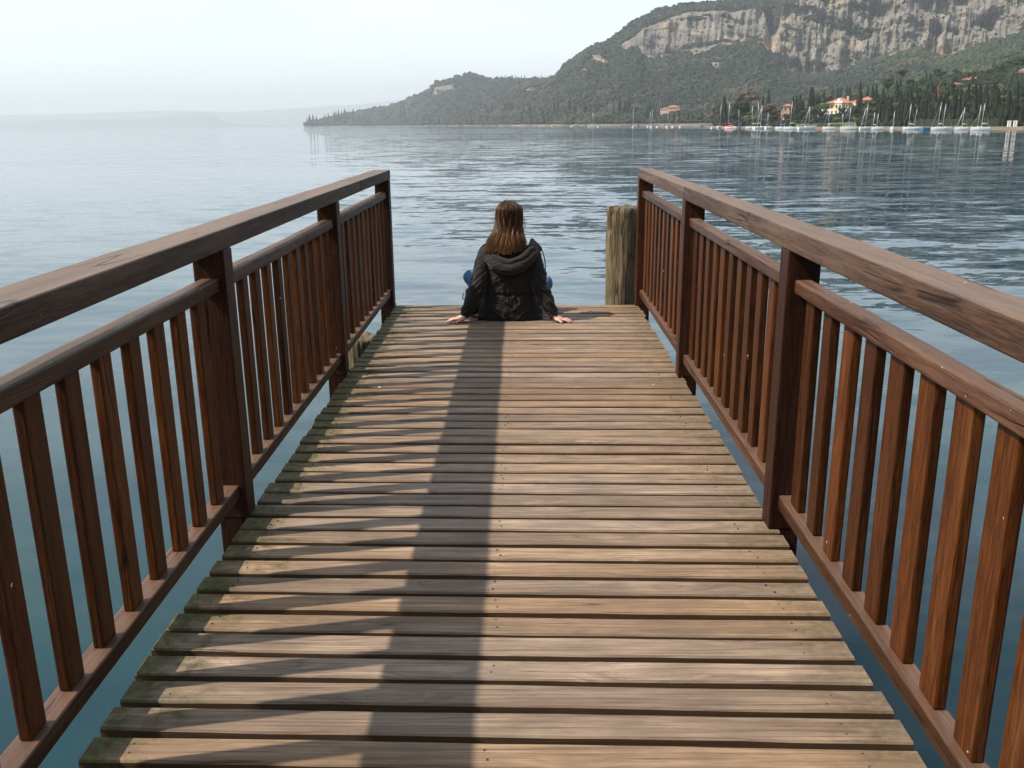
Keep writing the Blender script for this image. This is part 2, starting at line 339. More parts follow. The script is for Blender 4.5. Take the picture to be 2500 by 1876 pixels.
M_quay = simple('sandy_quay', (.19,.155,.12), .9, .35, .4); M_ground = simple('bank_soil', (.045,.05,.025), .9, .4, .05); M_lawn = simple('lawn', (.085,.105,.03), .9, .3, .1); M_hedge = simple('clipped_hedge_foliage', (.022,.034,.013), .9, .5, 4)

# ------------------------------------------------------------ water
def make_water():
    xs = [-15000, 15000]; V = [(x, y, WZ) for y in (-1500, 15500) for x in xs]
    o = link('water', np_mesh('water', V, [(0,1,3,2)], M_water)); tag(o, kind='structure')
make_water()

# ------------------------------------------------------------ unseen shore slope behind the camera, added to cut skylight from there
def make_unseen_shore():
    X = np.linspace(-260, 260, 90); Yr = [-3.2, -3.25, -5, -8, -11, -14, -18, -24, -32, -42, -60]; Zr = [WZ-2, -.25, -.12, 0, 3, 6, 10, 15, 19, 22, 24]
    V = [(x, y-.0009*x*x if y > -12 else y-.0009*x*x, z + (1.4*float(fbm(x/7, y/7, 0, 4, 3)) if z > 1 else 0)) for x in X for y, z in zip(Yr, Zr)]; m = len(Yr)
    F = [(i*m+j, i*m+j+1, (i+1)*m+j+1, (i+1)*m+j) for i in range(len(X)-1) for j in range(m-1)]
    tag(link('unseen_shore', np_mesh('unseen_shore', V, F, M_ground)), kind='structure')
make_unseen_shore()

# ------------------------------------------------------------ the jetty
SKEW = 0.0238; PP = 0.115; Y0 = 1.8326; XL, XR = -1.0511, 0.8947
SL, SR = -0.0067, 0.0019
def xl(x, y): return x + SL*(y-4)
def xr(x, y): return x + SR*(y-4)
pier = empty('jetty', (-.08, 4, 0), 'weathered timber jetty of gapped cross boards running out over the lake', 'jetty')
def make_deck():
    V = []; F = []; pid = []; n = 0
    for k in range(-26, 48):
        yb = Y0 + k*PP + random.uniform(-.0025, .0025); w = .0905 + random.uniform(-.003, .003); t = .030
        if yb > 7.27: break
        x0 = XL + random.uniform(-.008, .008) + SL*(yb-4)*.3; x1 = XR + random.uniform(-.008, .010); zj = random.uniform(-.0022, .0022)
        bow = random.uniform(-.004, .004); nx = 14; cup = random.uniform(.0, .0015); r = .005
        ring = [(0, -t), (0, -r), (r, 0), (w*.5, -cup), (w-r, 0), (w, -r), (w, -t)]   # y from front edge
        p = random.random(); base = len(V)
        for i in range(nx+1):
            s = i/nx; x = x0 + (x1-x0)*s
            e = .0012*math.sin(s*17+k*1.7) + .0009*math.sin(s*41+k)
            for j, (yy, zz) in enumerate(ring):
                yj = yb - w + yy - SKEW*x + bow*math.sin(s*math.pi) + (e if j < 3 else -e*.6 if j > 3 else 0)
                V.append((x, yj, zz + zj + .0008*math.sin(s*9+k*2.1)))
        m = len(ring)
        for i in range(nx):
            for j in range(m):
                a = base+i*m+j; b = base+i*m+(j+1) % m; F.append((a, b, b+m, a+m))
        F.append(tuple(base+j for j in range(m-1, -1, -1))); F.append(tuple(base+nx*m+j for j in range(m)))
        pid += [p]*(len(V)-base)
    me = bpy.data.meshes.new('deck'); me.from_pydata(V, [], F); me.attributes.new('pid', 'FLOAT', 'POINT').data.foreach_set('value', pid); me.materials.append(M_deck)
    bm = bmesh.new(); bm.from_mesh(me); bmesh.ops.recalc_face_normals(bm, faces=bm.faces[:]); bm.to_mesh(me); bm.free()
    child_world(link('deck_boards', me), pier)
    for x in (-.93, -.10, .76):
        b = MB(); b.box((x-.04, -1.1, -.20), (x+.04, 7.18, -.033)); child_world(link('beam', b.mesh('beam', M_beam, .004)), pier)
    for y in (1.0, 3.12, 5.1, 7.08):
        b = MB(); b.box((-1.04, y-.05, -.36), (.86, y+.05, -.203)); child_world(link('cross_beam', b.mesh('cross_beam', M_beam, .004)), pier)
    for x, y in ((-.72, 3.2), (.6, 3.2), (-.72, 6.9), (.6, 6.9), (-.72, -.4), (.6, -.4)):
        b = MB(); b.tube([(x, y, -3), (x, y, -.37)], .10, 20); child_world(link('pile', b.mesh('pile', M_pile, 0, True)), pier)
    b = MB()
    for k in range(-6, 48):
        yb = Y0 + k*PP
        for x in (-.93, -.10, .76):
            for f in (.25, .68):
                xx = x + random.uniform(-.012, .012); yy = yb - .09*f - SKEW*xx + random.uniform(-.006, .006)
                b.tube([(xx, yy, -.006), (xx, yy, .0008)], .0030, 7)
    o = link('screws', b.mesh('screws', M_metal)); child_world(o, pier); o['kind'] = 'stuff'
make_deck()

def beam_y(name, x0, x1, z0, z1, ya, yb, mat, parent, fx, bev=.006, seg=2, sides=10):
    """a board along y with its own origin in the middle, slightly uneven"""
    ym = (ya+yb)/2; xm = fx((x0+x1)/2, ym); zm = (z0+z1)/2; hx = (x1-x0)/2; hz = (z1-z0)/2
    bm = bmesh.new(); n = max(2, int((yb-ya)/.12)); ring = []
    for i in range(n+1):
        y = ya + (yb-ya)*i/n; cx = fx((x0+x1)/2, y) - xm; wob = .0012*math.sin(y*5.1+x0*9)+.0007*math.sin(y*13)
        ring.append([bm.verts.new((cx+sx*(hx+wob), y-ym, sz*hz+wob*.6)) for sx, sz in ((-1,-1),(1,-1),(1,1),(-1,1))])
    long = []
    for i in range(n):
        for k in range(4): bm.faces.new((ring[i][k], ring[i][(k+1) % 4], ring[i+1][(k+1) % 4], ring[i+1][k]))
    bm.faces.new(ring[0][::-1]); bm.faces.new(ring[-1])
    bm.edges.ensure_lookup_table()
    ed = [e for e in bm.edges if len(e.link_faces) == 2 and e.link_faces[0].normal.length >= 0 and e.calc_face_angle(0) > 1]
    bm.normal_update(); ed = [e for e in bm.edges if e.calc_face_angle(0) > 1]
    bmesh.ops.bevel(bm, geom=ed, offset=bev, segments=seg, profile=.6, affect='EDGES')
    bmesh.ops.recalc_face_normals(bm, faces=bm.faces[:]); me = bpy.data.meshes.new(name); bm.to_mesh(me); bm.free(); me.materials.append(mat)
    o = link(name, me); o.location = (xm, ym, zm); return child_world(o, parent)
def post_mesh(w, d, z0, z1, lap_x, side, mat):
    """square post, its lower half cut away on the deck side; origin at deck level"""
    b = MB(); hx = w/2; hy = d/2
    b.box((-hx, -hy, 0.0), (hx, hy, z1)); me1 = b.mesh('post', mat, .006)
    return me1
def make_rail(side, label):
    fx = xl if side < 0 else xr
    if side < 0: Li, Lo, Lmo, Lmi, Lho, Lbo, Lbi = -1.0457, -1.1571, -1.1346, -1.0676, -1.1794, -1.1150, -1.0865
    else: Li, Lo, Lmo, Lmi, Lho, Lbo, Lbi = .8631, .9746, .9487, .890, .9741, .9400, .9116
    root = empty('railing', (fx((Li+Lo)/2, 4), 4, 0), label, 'railing', 'timber railings along the jetty')
    posts = [1.08, 3.114, 5.118, 7.222] if side < 0 else [.98, 3.005, 5.042, 7.159]
    depth = .095; wb0 = .071 if side < 0 else .085; ZU, ZH = .9967, 1.0674
    a, b_ = sorted((Li, Lo)); h0, h1 = sorted((Li, Lho)); m0, m1 = sorted((Lmi, Lmo)); t0, t1 = sorted((Lbi, Lbo))
    # handrail in lengths, butted over the bay
    joints = [-1.0, 5.94, 7.325] if side < 0 else [-1.0, 5.10, 7.262]
    for i in range(len(joints)-1):
        o = beam_y('handrail', h0, h1, ZU, ZH + (.002 if i == 0 and side > 0 else 0), joints[i]+(.0045 if i else 0), joints[i+1]-(.0045 if i < len(joints)-2 else 0), M_hand, root, fx, .007, 3)
    pm = None
    for y in posts:
        xm = fx((a+b_)/2, y)
        b = MB(); b.box((-(b_-a)/2, 0, 0.0), ((b_-a)/2, depth, ZU-.0005)); me = b.mesh('post', M_post, .006)
        o = link('post', me); o.location = (xm, y, 0); child_world(o, root)
        # the tongue below the deck, outside the board ends
        xe = XL-.012 if side < 0 else XR+.012
        lo, hi = (Lo+.002, xe) if side < 0 else (xe, Lo-.002)
        lo, hi = fx(lo, y) if side < 0 else lo, hi if side < 0 else fx(hi, y)
        b = MB(); b.box((lo, y+.002, -.34), (hi, y+depth-.002, .012)); child_world(link('post_foot', b.mesh('post_foot', M_post, .004)), root)
    for i, y in enumerate(posts):
        ya = posts[i-1] + depth if i else -1.0
        beam_y('mid_rail', m0, m1, .8531, .9009, ya, y, M_raily, root, fx, .010, 3)
        beam_y('bottom_rail', m0, m1, .0824, .1331, ya, y, M_raily, root, fx, .008, 3)
        # balusters: flat boards set between the rails
        L = y - ya; wb = wb0
        if side > 0 and i == 1: ys = [2.846 - .1785*k for k in range(11)]
        elif side < 0 and i == 1: ys = [1.659 - .181*k for k in range(-8, 4)]; 
        else:
            n = int(round(L/.1795)); step = L/n; ys = [ya + step*(k+.5) - wb/2 for k in range(n)]
        if side < 0 and i == 1: ys = [v for v in ys if v+wb < y-.01]
        for yy in ys:
            if yy < ya+.005: continue
            b = MB(); w2 = wb/2+random.uniform(-.0015, .0015); b.box((-(t1-t0)/2, -w2, -.360), ((t1-t0)/2, w2, .360))
            o = link('baluster', b.mesh('baluster', M_bal, .0055)); o.location = (fx((t0+t1)/2, yy), yy+wb/2, .4931)
            o.rotation_euler = (random.uniform(-.004,.004), random.uniform(-.003,.003), random.uniform(-.03,.03)); child_world(o, root)
    return root
make_rail(-1, 'brown timber railing on the left edge of the jetty, its inner side in shade')
make_rail(1, 'timber railing on the right edge of the jetty, its balusters lit orange by sun')

def round_pile(name, x, y, z1, r, label, notch):
    n = 96; rows = 110; V = []; zz = np.linspace(-3, z1, rows)
    for i, z in enumerate(zz):
        for k in range(n):
            t = 2*math.pi*k/n; q = r*(1 + .018*math.sin(3*t+1) + .012*math.sin(z*7+t*2)) + .004*float(vnoise(t*6, z*9)) + .0025*float(vnoise(t*22, z*1.5, 3))
            dz = 0
            if i == rows-1: dz = .012*float(vnoise(t*3, 5)); q *= .97
            q += .003*float(vnoise(t*40, z*2.2, 8)) - .010*max(0, float(vnoise(t*9, z*.8, 12))-.45)
            if notch and z > z1-.20 and 3.45 < t < 3.85: q -= .055
            if notch and z > z1-.05: q += .012*float(vnoise(t*5, z*30, 4))
            V.append((q*math.cos(t), q*math.sin(t), z+dz))
    F = [(i*n+k, i*n+(k+1) % n, (i+1)*n+(k+1) % n, (i+1)*n+k) for i in range(rows-1) for k in range(n)]
    for ring, (rr, dz) in enumerate(((.8, .004), (.45, -.012), (0.08, -.022))):
        b = len(V)
        for k in range(n):
            t = 2*math.pi*k/n; V.append((rr*r*math.cos(t), rr*r*math.sin(t), z1+dz+.008*float(vnoise(t*3, rr*9, 2))))
        F += [(b-n+k, b-n+(k+1) % n, b+(k+1) % n, b+k) for k in range(n)]
    F.append(tuple(len(V)-n+k for k in range(n)))
    me = bpy.data.meshes.new(name); me.from_pydata(V, [], F); me.polygons.foreach_set('use_smooth', [True]*len(F)); me.materials.append(M_pile)
    o = link(name, me); o.location = (x, y, 0); return tag(o, label, 'mooring post')
round_pile('mooring_post', .792, 7.45, .755, .142, 'thick round mossy log post standing against the right corner at the end of the jetty', True)
round_pile('mooring_post', -1.165, 6.20, -.02, .13, 'pale sunlit round log post beneath the left railing, cut off at deck height', False)

# ------------------------------------------------------------ the seated person
def rot_to(d):
    return Vector(d).normalized().to_track_quat('Z', 'Y').to_matrix()
def capsule(B, p0, r0, p1, r1, sx=1.0, n=14):
    """tapered round-ended limb piece; sx flattens it"""
    p0 = Vector(p0); p1 = Vector(p1); d = p1-p0; L = d.length; M3 = rot_to(d if L > 1e-5 else (0,0,1)); V = []; prof = []
    for i in range(6): t = math.pi/2*(1-i/5.0); prof.append((-math.sin(t)*r0, math.cos(t)*r0))
    for i in range(6): t = math.pi/2*(i/5.0); prof.append((L+math.sin(t)*r1, math.cos(t)*r1))
    prof[0] = (prof[0][0], r0*.02); prof[-1] = (prof[-1][0], r1*.02)
    for z, q in prof:
        for k in range(n):
            c = 2*math.pi*k/n; v = M3 @ Vector((q*math.cos(c)*sx, q*math.sin(c), z)); V.append(tuple(p0+v))
    m = len(prof); F = [(i*n+k, i*n+(k+1) % n, (i+1)*n+(k+1) % n, (i+1)*n+k) for i in range(m-1) for k in range(n)]
    F += [tuple(range(n-1, -1, -1)), tuple((m-1)*n+k for k in range(n))]; B.add(V, F)
def ellip(B, c, r, rz=0, rx=0, n=20):
    V = []; m = 12; Q = Matrix.Rotation(rz, 3, 'Z') @ Matrix.Rotation(rx, 3, 'X')
    for i in range(m+1):
        t = math.pi*max(.012, min(.988, i/m))
        for k in range(n):
            a = 2*math.pi*k/n; V.append(tuple(Vector(c) + Q @ Vector((r[0]*math.sin(t)*math.cos(a), r[1]*math.sin(t)*math.sin(a), -r[2]*math.cos(t)))))
    F = [(i*n+k, i*n+(k+1) % n, (i+1)*n+(k+1) % n, (i+1)*n+k) for i in range(m) for k in range(n)]
    F += [tuple(range(n-1, -1, -1)), tuple(m*n+k for k in range(n))]; B.add(V, F)
def loft(B, secs, n=40):
    Z = [q[0] for q in secs]; zz = np.linspace(Z[0], Z[-1], 40); V = []
    P = [np.interp(zz, Z, [q[k] for q in secs]) for k in range(1, 5)]
    P = [np.concatenate(([p[0]], (p[:-2]+2*p[1:-1]+p[2:])/4, [p[-1]])) for p in P]
    for i, z in enumerate(zz):
        for k in range(n):
            c = 2*math.pi*k/n; cx, cy = math.cos(c), math.sin(c)
            V.append((P[0][i]+P[2][i]*np.sign(cx)*abs(cx)**.85, P[1][i]+P[3][i]*np.sign(cy)*abs(cy)**.85, z))
    F = [(i*n+k, i*n+(k+1) % n, (i+1)*n+(k+1) % n, (i+1)*n+k) for i in range(39) for k in range(n)]
    F += [tuple(range(n-1, -1, -1)), tuple(39*n+k for k in range(n))]; B.add(V, F)
def fuse(B, name, voxel, mat, smooth=4, fn=None, factor=.6):
    """fuse overlapping pieces into one continuous skin"""
    me = B.mesh(name+'_raw'); o = bpy.data.objects.new(name+'_raw', me); COL.objects.link(o)
    m = o.modifiers.new('r', 'REMESH'); m.mode = 'VOXEL'; m.voxel_size = voxel; m.use_smooth_shade = True
    m = o.modifiers.new('s', 'SMOOTH'); m.factor = factor; m.iterations = smooth
    dg = bpy.context.evaluated_depsgraph_get(); r = bpy.data.meshes.new_from_object(o.evaluated_get(dg)); r.name = name
    bpy.data.objects.remove(o); bpy.data.meshes.remove(me)
    if fn:
        n = len(r.vertices); co = np.empty(n*3, np.float32); no = np.empty(n*3, np.float32)
        r.vertices.foreach_get('co', co); r.vertices.foreach_get('normal', no); co = co.reshape(-1,3); no = no.reshape(-1,3)
        r.vertices.foreach_set('co', (co + no*fn(co, no)[:, None]).astype(np.float32).ravel()); r.update()
    r.polygons.foreach_set('use_smooth', [True]*len(r.polygons)); r.materials.clear(); r.materials.append(mat); return r

def skin_mat():
    M = Mat('skin', .5); n = M.noise(M.obj(), 30, 3, .6, 0); M.col(M.ramp(n, [(.3, (.50,.26,.19)), (.7, (.62,.36,.27))]))
    M.b.inputs['Subsurface Weight'].default_value = .15; M.b.inputs['Subsurface Radius'].default_value = (.01,.004,.002); return M.m
def cloth_mat(name, a, b, rough, sc=300, sheen=.1):
    M = Mat(name, rough+.15, spec=.18); P = M.obj(); n = M.noise(P, 14, 5, .65, .5); w = M.noise(P, sc, 2, .5, 0)
    M.col(M.mix(n, a, b)); M.b.inputs['Sheen Weight'].default_value = sheen; M.bump(M.math('ADD', M.math('MULTIPLY', n, 1.5), M.math('MULTIPLY', w, .3)), .5, .004); return M.m
def hair_mat():
    M = Mat('brown_hair', .5); v = M.attr('tone'); h = M.attr('tip')
    c = M.ramp(v, [(0, (.014,.007,.004)), (.45, (.045,.021,.010)), (.8, (.12,.058,.024)), (1, (.26,.13,.055))])
    c = M.mix(M.math('MULTIPLY', h, .55), c, (.27,.12,.04)); M.col(c); M.b.inputs['Specular IOR Level'].default_value = .18; return M.m  # orange mixed in toward the tips paints sunlit highlights
M_skin = skin_mat(); M_jacket = cloth_mat('black_olive_cotton', (.007,.0065,.006), (.024,.0195,.0155), .65, 300, .15)
M_lining = cloth_mat('grey_hood_lining', (.05,.048,.052), (.09,.085,.09), .9); M_jean = cloth_mat('blue_denim', (.035,.09,.19), (.09,.18,.32), .85, 600)
M_bag = cloth_mat('black_leather', (.008,.008,.009), (.02,.019,.019), .45, 60, 0); M_hair = hair_mat(); M_shoe = simple('dark_shoe', (.03,.03,.035))

def make_person():
    PX, PY = -.122, 6.74
    root = empty('person', (PX, PY, 0), 'woman with long brown hair in a dark hooded jacket, sitting cross-legged at the jetty end', 'person')
    # --- body: one continuous skin
    B = MB()
    ellip(B, (PX, 6.76, .12), (.165, .12, .12)); ellip(B, (PX, 6.74, .26), (.125, .09, .14)); ellip(B, (PX, 6.72, .42), (.15, .095, .14))
    capsule(B, (-.27, 6.71, .50), .045, (.03, 6.71, .50), .045); capsule(B, (PX, 6.72, .50), .055, (PX+.006, 6.735, .63), .048)
    HC = Vector((PX+.002, 6.745, .742))
    ellip(B, HC + Vector((0, 0, .015)), (.074, .094, .098)); ellip(B, HC + Vector((.004, .035, -.045)), (.055, .062, .065)); capsule(B, HC + Vector((.008, .092, .0)), .008, HC + Vector((.01, .108, -.03)), .012)
    capsule(B, HC + Vector((-.01, .09, -.062)), .008, HC + Vector((.026, .09, -.062)), .008)
    ellip(B, HC + Vector((.076, .002, -.018)), (.007, .019, .031), -.4); ellip(B, HC + Vector((-.074, .01, -.018)), (.007, .019, .031), .4)
    arms = {}
    for s, sh, el, wr in ((-1, (-.292, 6.70, .488), (-.350, 6.635, .255), (-.452, 6.598, .048)), (1, (.048, 6.70, .488), (.098, 6.635, .250), (.205, 6.592, .046))):
        arms[s] = (sh, el, wr)
        capsule(B, sh, .042, el, .034); capsule(B, el, .034, wr, .023)
        w = Vector(wr); dx = Vector((s*1.0, -.12 if s < 0 else -.22, 0)).normalized(); side = Vector((-dx.y*s, dx.x*s, 0))  # side: away from viewer for s>0
        fwd = Vector((dx.y, -dx.x, 0)) if s > 0 else Vector((-dx.y, dx.x, 0))
        if fwd.y > 0: fwd = -fwd          # towards the viewer
        palm = w + dx*.045 + Vector((0, 0, -.020))
        ca = w + dx*.012 + Vector((0,0,-.006)); 
        for f in (-.026, -.009, .009, .026): capsule(B, ca + fwd*f*.6, .016, w + dx*.060 + fwd*f + Vector((0,0,-.024)), .0125)
        # four fingers, unequal, slightly bent and spread, resting on the boards
        for i, (f, L, sp) in enumerate(((-.030, .048, -.26), (-.011, .063, -.10), (.009, .068, .05), (.028, .060, .20))):
            k = w + dx*.064 + fwd*f + Vector((0, 0, -.026)); d = (dx + fwd*sp).normalized()
            m1 = k + d*L*.42 + Vector((0, 0, .001)); m2 = k + d*L*.74 + Vector((0, 0, -.006)); tp = k + d*L + Vector((0, 0, -.0125))
            m1.z = max(m1.z, .017); m2.z = max(m2.z, .0125); tp.z = .0085
            capsule(B, k, .0105, m1, .0092, n=10); capsule(B, m1, .0092, m2, .0082, n=10); capsule(B, m2, .0082, tp, .0068, n=10)
        # thumb from the side of the palm nearest the viewer
        t0 = w + dx*.018 + fwd*.022 + Vector((0,0,-.022)); t1 = t0 + (dx*.75+fwd*.75).normalized()*.034 + Vector((0,0,-.004)); t2 = t1 + (dx*.9+fwd*.5).normalized()*.030; t1.z = max(t1.z, .014); t2.z = .0095
        capsule(B, t0, .0145, t1, .0115, n=10); capsule(B, t1, .0112, t2, .0085, n=10)
    hips = ((-.20, 6.80, .105), (-.045, 6.80, .105)); knees = ((-.425, 7.03, .262), (.142, 7.03, .210)); ank = ((-.03, 7.13, .075), (-.24, 7.10, .060))
    for h, k, a, d in zip(hips, knees, ank, (1, -1)):
        capsule(B, h, .075, k, .050); capsule(B, k, .050, a, .034); capsule(B, a, .032, (a[0]+d*.11, a[1]+.02, .045), .028)
    child_world(link('body', fuse(B, 'body', .0036, M_skin, 2)), root)
    # --- jeans and shoes
    B = MB()
    for h, k, a in zip(hips, knees, ank): capsule(B, h, .092, k, .066, n=18); capsule(B, k, .066, a, .045, n=18)
    ellip(B, (PX, 6.77, .11), (.18, .135, .11))
    child_world(link('jeans', fuse(B, 'jeans', .008, M_jean, 6, lambda c, n: .005*fbm(c[:,0]*16, c[:,1]*16, c[:,2]*30, 3, 4))), root)
    for a, d in zip(ank, (1, -1)):
        B = MB(); capsule(B, (a[0]+d*.01, a[1]+.005, .048), .042, (a[0]+d*.15, a[1]+.03, .042), .034); child_world(link('shoe', fuse(B, 'shoe', .006, M_shoe, 3)), root)
    # --- jacket
    B = MB()
    loft(B, [(.003, PX, 6.745, .235, .145), (.03, PX, 6.745, .248, .152), (.09, PX, 6.745, .228, .150), (.15, PX, 6.735, .198, .138), (.205, PX+.002, 6.730, .184, .124), (.27, PX, 6.722, .190, .122), (.34, PX-.002, 6.715, .196, .120), (.41, PX-.004, 6.712, .200, .114), (.47, PX-.002, 6.712, .195, .100), (.525, PX, 6.715, .150, .078), (.56, PX, 6.72, .09, .06)])
    capsule(B, (-.285, 6.715, .492), .056, (.042, 6.715, .492), .056, n=18)
    for s in (-1, 1):
        sh, el, wr = [Vector(q) for q in arms[s]]
        capsule(B, sh, .060, sh.lerp(el, .5) + Vector((s*.006, 0, 0)), .060, n=20); capsule(B, sh.lerp(el, .5) + Vector((s*.006, 0, 0)), .060, el, .056, n=20)
        capsule(B, el, .056, el.lerp(wr, .55) + Vector((s*.002, 0, .004)), .050, n=20); capsule(B, el.lerp(wr, .55), .050, wr - (wr-el).normalized()*.028 + Vector((0,0,.008)), .041, n=20)
        q = wr - (wr-el).normalized()*.010; B.tube([q, q + (wr-el).normalized()*.018], [.037, .035], 20)
    B.add([(x, y, z) for x in (-.36, .115) for y in (6.63, 6.86) for z in (.004, .03)], [(0,1,3,2),(4,6,7,5),(0,4,5,1),(2,3,7,6),(0,2,6,4),(1,5,7,3)])
    def folds(c, n):
        x, y, z = c[:,0]-PX, c[:,1], c[:,2]; s = np.sign(x); arm = np.abs(x) > np.interp(z, [0, .1, .2, .35, .5], [.28, .24, .17, .185, .2])
        # sleeves: crosswise creases gathered at elbow and cuff; back: long slanting folds from the drawn waist
        d = np.abs(x)*1.1 + z
        rid = 1-np.abs(fbm(x*9+3, y*9, z*34 + np.abs(x)*30, 3, 9)*2.1)
        f = arm*(.0105*(np.clip(rid, 0, 1)**2-.35)*(0.55+np.exp(-((z-.24)/.07)**2)+.9*np.exp(-((z-.07)/.05)**2)))
        qx = .35*fbm(x*6, y*6, z*6, 3, 8); up = 1-np.abs(fbm(x*15+s*z*6+qx*4, y*5, z*8+qx*3, 4, 31)*2.2); lo = 1-np.abs(fbm(x*20 + s*(z-.2)*-14 + qx*6, y*4, z*9+qx*4, 4, 12)*2.2)
        wn = .35+.9*np.clip(fbm(x*7, y*7, z*6, 2, 90)+.5, 0, 1); b = wn*np.where(z > .2, .009*(np.clip(up, 0, 1)**2-.3), .012*(np.clip(lo, 0, 1)**2-.3)*np.clip((.21-z)/.06, 0, 1))
        wl = np.exp(-((z-.198-.004*np.sin(x*60))/.010)**2)*(-.010) + np.exp(-((z-.198)/.032)**2)*.005*np.sin(x*230+np.sin(x*70)*2)
        seam = -.004*np.exp(-(x/.004)**2)*(z < .38) - .003*np.exp(-((z-.40-.02*np.cos(x*9))/.004)**2)
        f = f + (~arm)*(b + (y < 6.74)*(wl + seam)) + .003*fbm(x*40, y*40, z*40, 3, 55)
        return f
    jm = fuse(B, 'jacket', .0048, M_jacket, 5, folds)
    jo = child_world(link('jacket', jm), root)
    # --- the hood lying open on the back
    B = MB()
    roll = [(-.275,6.755,.560), (-.262,6.665,.512), (-.205,6.600,.463), (-.125,6.578,.440), (-.03,6.590,.470), (.035,6.640,.530), (.045,6.745,.575)]
    fold = [(-.315,6.735,.520), (-.280,6.645,.462), (-.215,6.592,.415), (-.122,6.572,.392), (-.02,6.588,.425), (.055,6.640,.490), (.085,6.725,.535)]
    def curve(pts, m=28):
        P = [Vector(p) for p in pts]; out = []
        for i in range(m+1):
            t = i/m*(len(P)-1); k = min(int(t), len(P)-2); u = t-k; a, b, c, d = P[max(k-1,0)], P[k], P[k+1], P[min(k+2, len(P)-1)]
            out.append(.5*((2*b)+(-a+c)*u+(2*a-5*b+4*c-d)*u*u+(-a+3*b-3*c+d)*u**3))
        return out
    a, b = curve(roll), curve(fold)
    B.tube(a, [.020+.006*math.sin(i/28*math.pi) for i in range(29)], 14); B.tube(b, [.022+.020*math.sin(i/28*math.pi) for i in range(29)], 14)
    c = [p.lerp(q, .5)+Vector((0, .012, 0)) for p, q in zip(a, b)]; B.tube(c, [.022+.012*math.sin(i/28*math.pi) for i in range(29)], 14)
    for s, e in ((-1, (-.335, 6.70, .492)), (1, (.107, 6.70, .518))): capsule(B, b[0] if s < 0 else b[-1], .022, e, .012)
    hf = lambda c_, n: .006*(1-np.abs(fbm(c_[:,0]*14, c_[:,1]*8, c_[:,2]*42, 3, 77)*2)) - .003
    child_world(link('hood', fuse(B, 'hood', .005, M_jacket, 3, hf)), root)
    B = MB(); inn = [p + Vector((0, .030, .004)) for p in a]; low = [p + Vector((0, .055, -.035)) for p in a]
    B.tube(inn, [.017]*29, 12); B.tube(low, [.030]*29, 12); child_world(link('hood_lining', fuse(B, 'hood_lining', .006, M_lining, 3)), root)
    # drawcords with toggles
    for pts in ([(-.338,6.695,.50), (-.352,6.672,.475), (-.375,6.655,.43), (-.378,6.652,.36), (-.377,6.66,.29), (-.385,6.67,.245)], [(.110,6.695,.523), (.125,6.67,.49), (.138,6.66,.43), (.140,6.66,.37), (.144,6.665,.345)]):
        B = MB(); B.tube(curve(pts, 20), .0042, 7); p = pts[-1]; B.tube([(p[0], p[1], p[2]+.01), (p[0], p[1], p[2]-.014)], .008, 8); child_world(link('drawcord', B.mesh('drawcord', M_jacket, 0, True)), root)
    # --- hair: scalp hull and long locks falling behind the shoulders
    B = MB(); ellip(B, HC + Vector((-.003, -.014, .022)), (.0865, .098, .100), n=28)
    loft(B, [(.525, PX-.030, 6.640, .100, .018), (.57, PX-.026, 6.652, .105, .022), (.645, PX-.015, 6.690, .088, .030), (.70, PX-.009, 6.703, .080, .045), (.75, PX-.004, 6.715, .080, .060), (.80, PX-.002, 6.72, .07, .06)])
    hull = fuse(B, 'hair', .006, M_hair, 6)
    n = len(hull.vertices); hull.attributes.new('tone', 'FLOAT', 'POINT').data.foreach_set('value', [.15]*n); hull.attributes.new('tip', 'FLOAT', 'POINT').data.foreach_set('value', [0.0]*n)
    child_world(link('hair', hull), root)
    V = []; F = []; tone = []; tip = []
    for i in range(1500):
        t = random.uniform(-1, 1); lock = math.sin(t*23)*.5+math.sin(t*41+1)*.3
        th = t*1.75; cs, sn = math.cos(th), math.sin(th)
        root_p = HC + Vector((-.012 + .02*t + random.uniform(-.006,.006), .035 + random.uniform(-.05,.03), .122 + random.uniform(-.004,.004)))
        c1 = HC + Vector((-.003 + .080*sn, -.02 - .075*cs, .085)); c2 = HC + Vector((-.004 + .0925*sn, -.016 - .092*max(cs,-.35), .0 + random.uniform(-.01,.01)))
        c3 = Vector((PX-.008 + .103*t, 6.630 + .045*t*t - .005*lock, .665)); zt = max(.512 + .03*abs(t) + random.uniform(-.022, .055) + .018*lock, .495)
        ex = PX-.026 + .148*t + random.uniform(-.010,.010); c5 = Vector((ex, 6.588 + .045*t*t + random.uniform(-.005,.004), zt)); c4 = c3.lerp(c5, .5) + Vector((0, -.004*lock-.002, 0))
        pts = curve([root_p, c1, c2, c3, c4, c5], 18); r0 = random.uniform(.0014, .0032); tn = min(1, max(0, .42 + .28*lock + random.gauss(0, .2)))
        off = random.uniform(0, .006); ph = random.uniform(0, 6); b0 = len(V)
        for j, p in enumerate(pts):
            q = j/18; rr = r0*(1-.75*q**3)*(.35+.65*min(1, j/2)); outw = Vector((sn, -max(cs, .2), 0)).normalized()
            p = p + outw*(off + .0025*math.sin(q*9+ph)) + Vector((.0025*math.sin(q*11+ph*2), 0, 0))
            tg = (pts[min(j+1, 18)]-pts[max(j-1, 0)]).normalized(); a1 = tg.cross(outw).normalized(); a2 = a1.cross(tg)
            for k in range(3): an = 2.094*k; V.append(tuple(p + a1*math.cos(an)*rr*1.5 + a2*math.sin(an)*rr)); tone.append(tn); tip.append(max(0, (q-.45)/.55)**1.3)
            if j: F += [(b0+(j-1)*3+k, b0+(j-1)*3+(k+1) % 3, b0+j*3+(k+1) % 3, b0+j*3+k) for k in range(3)]
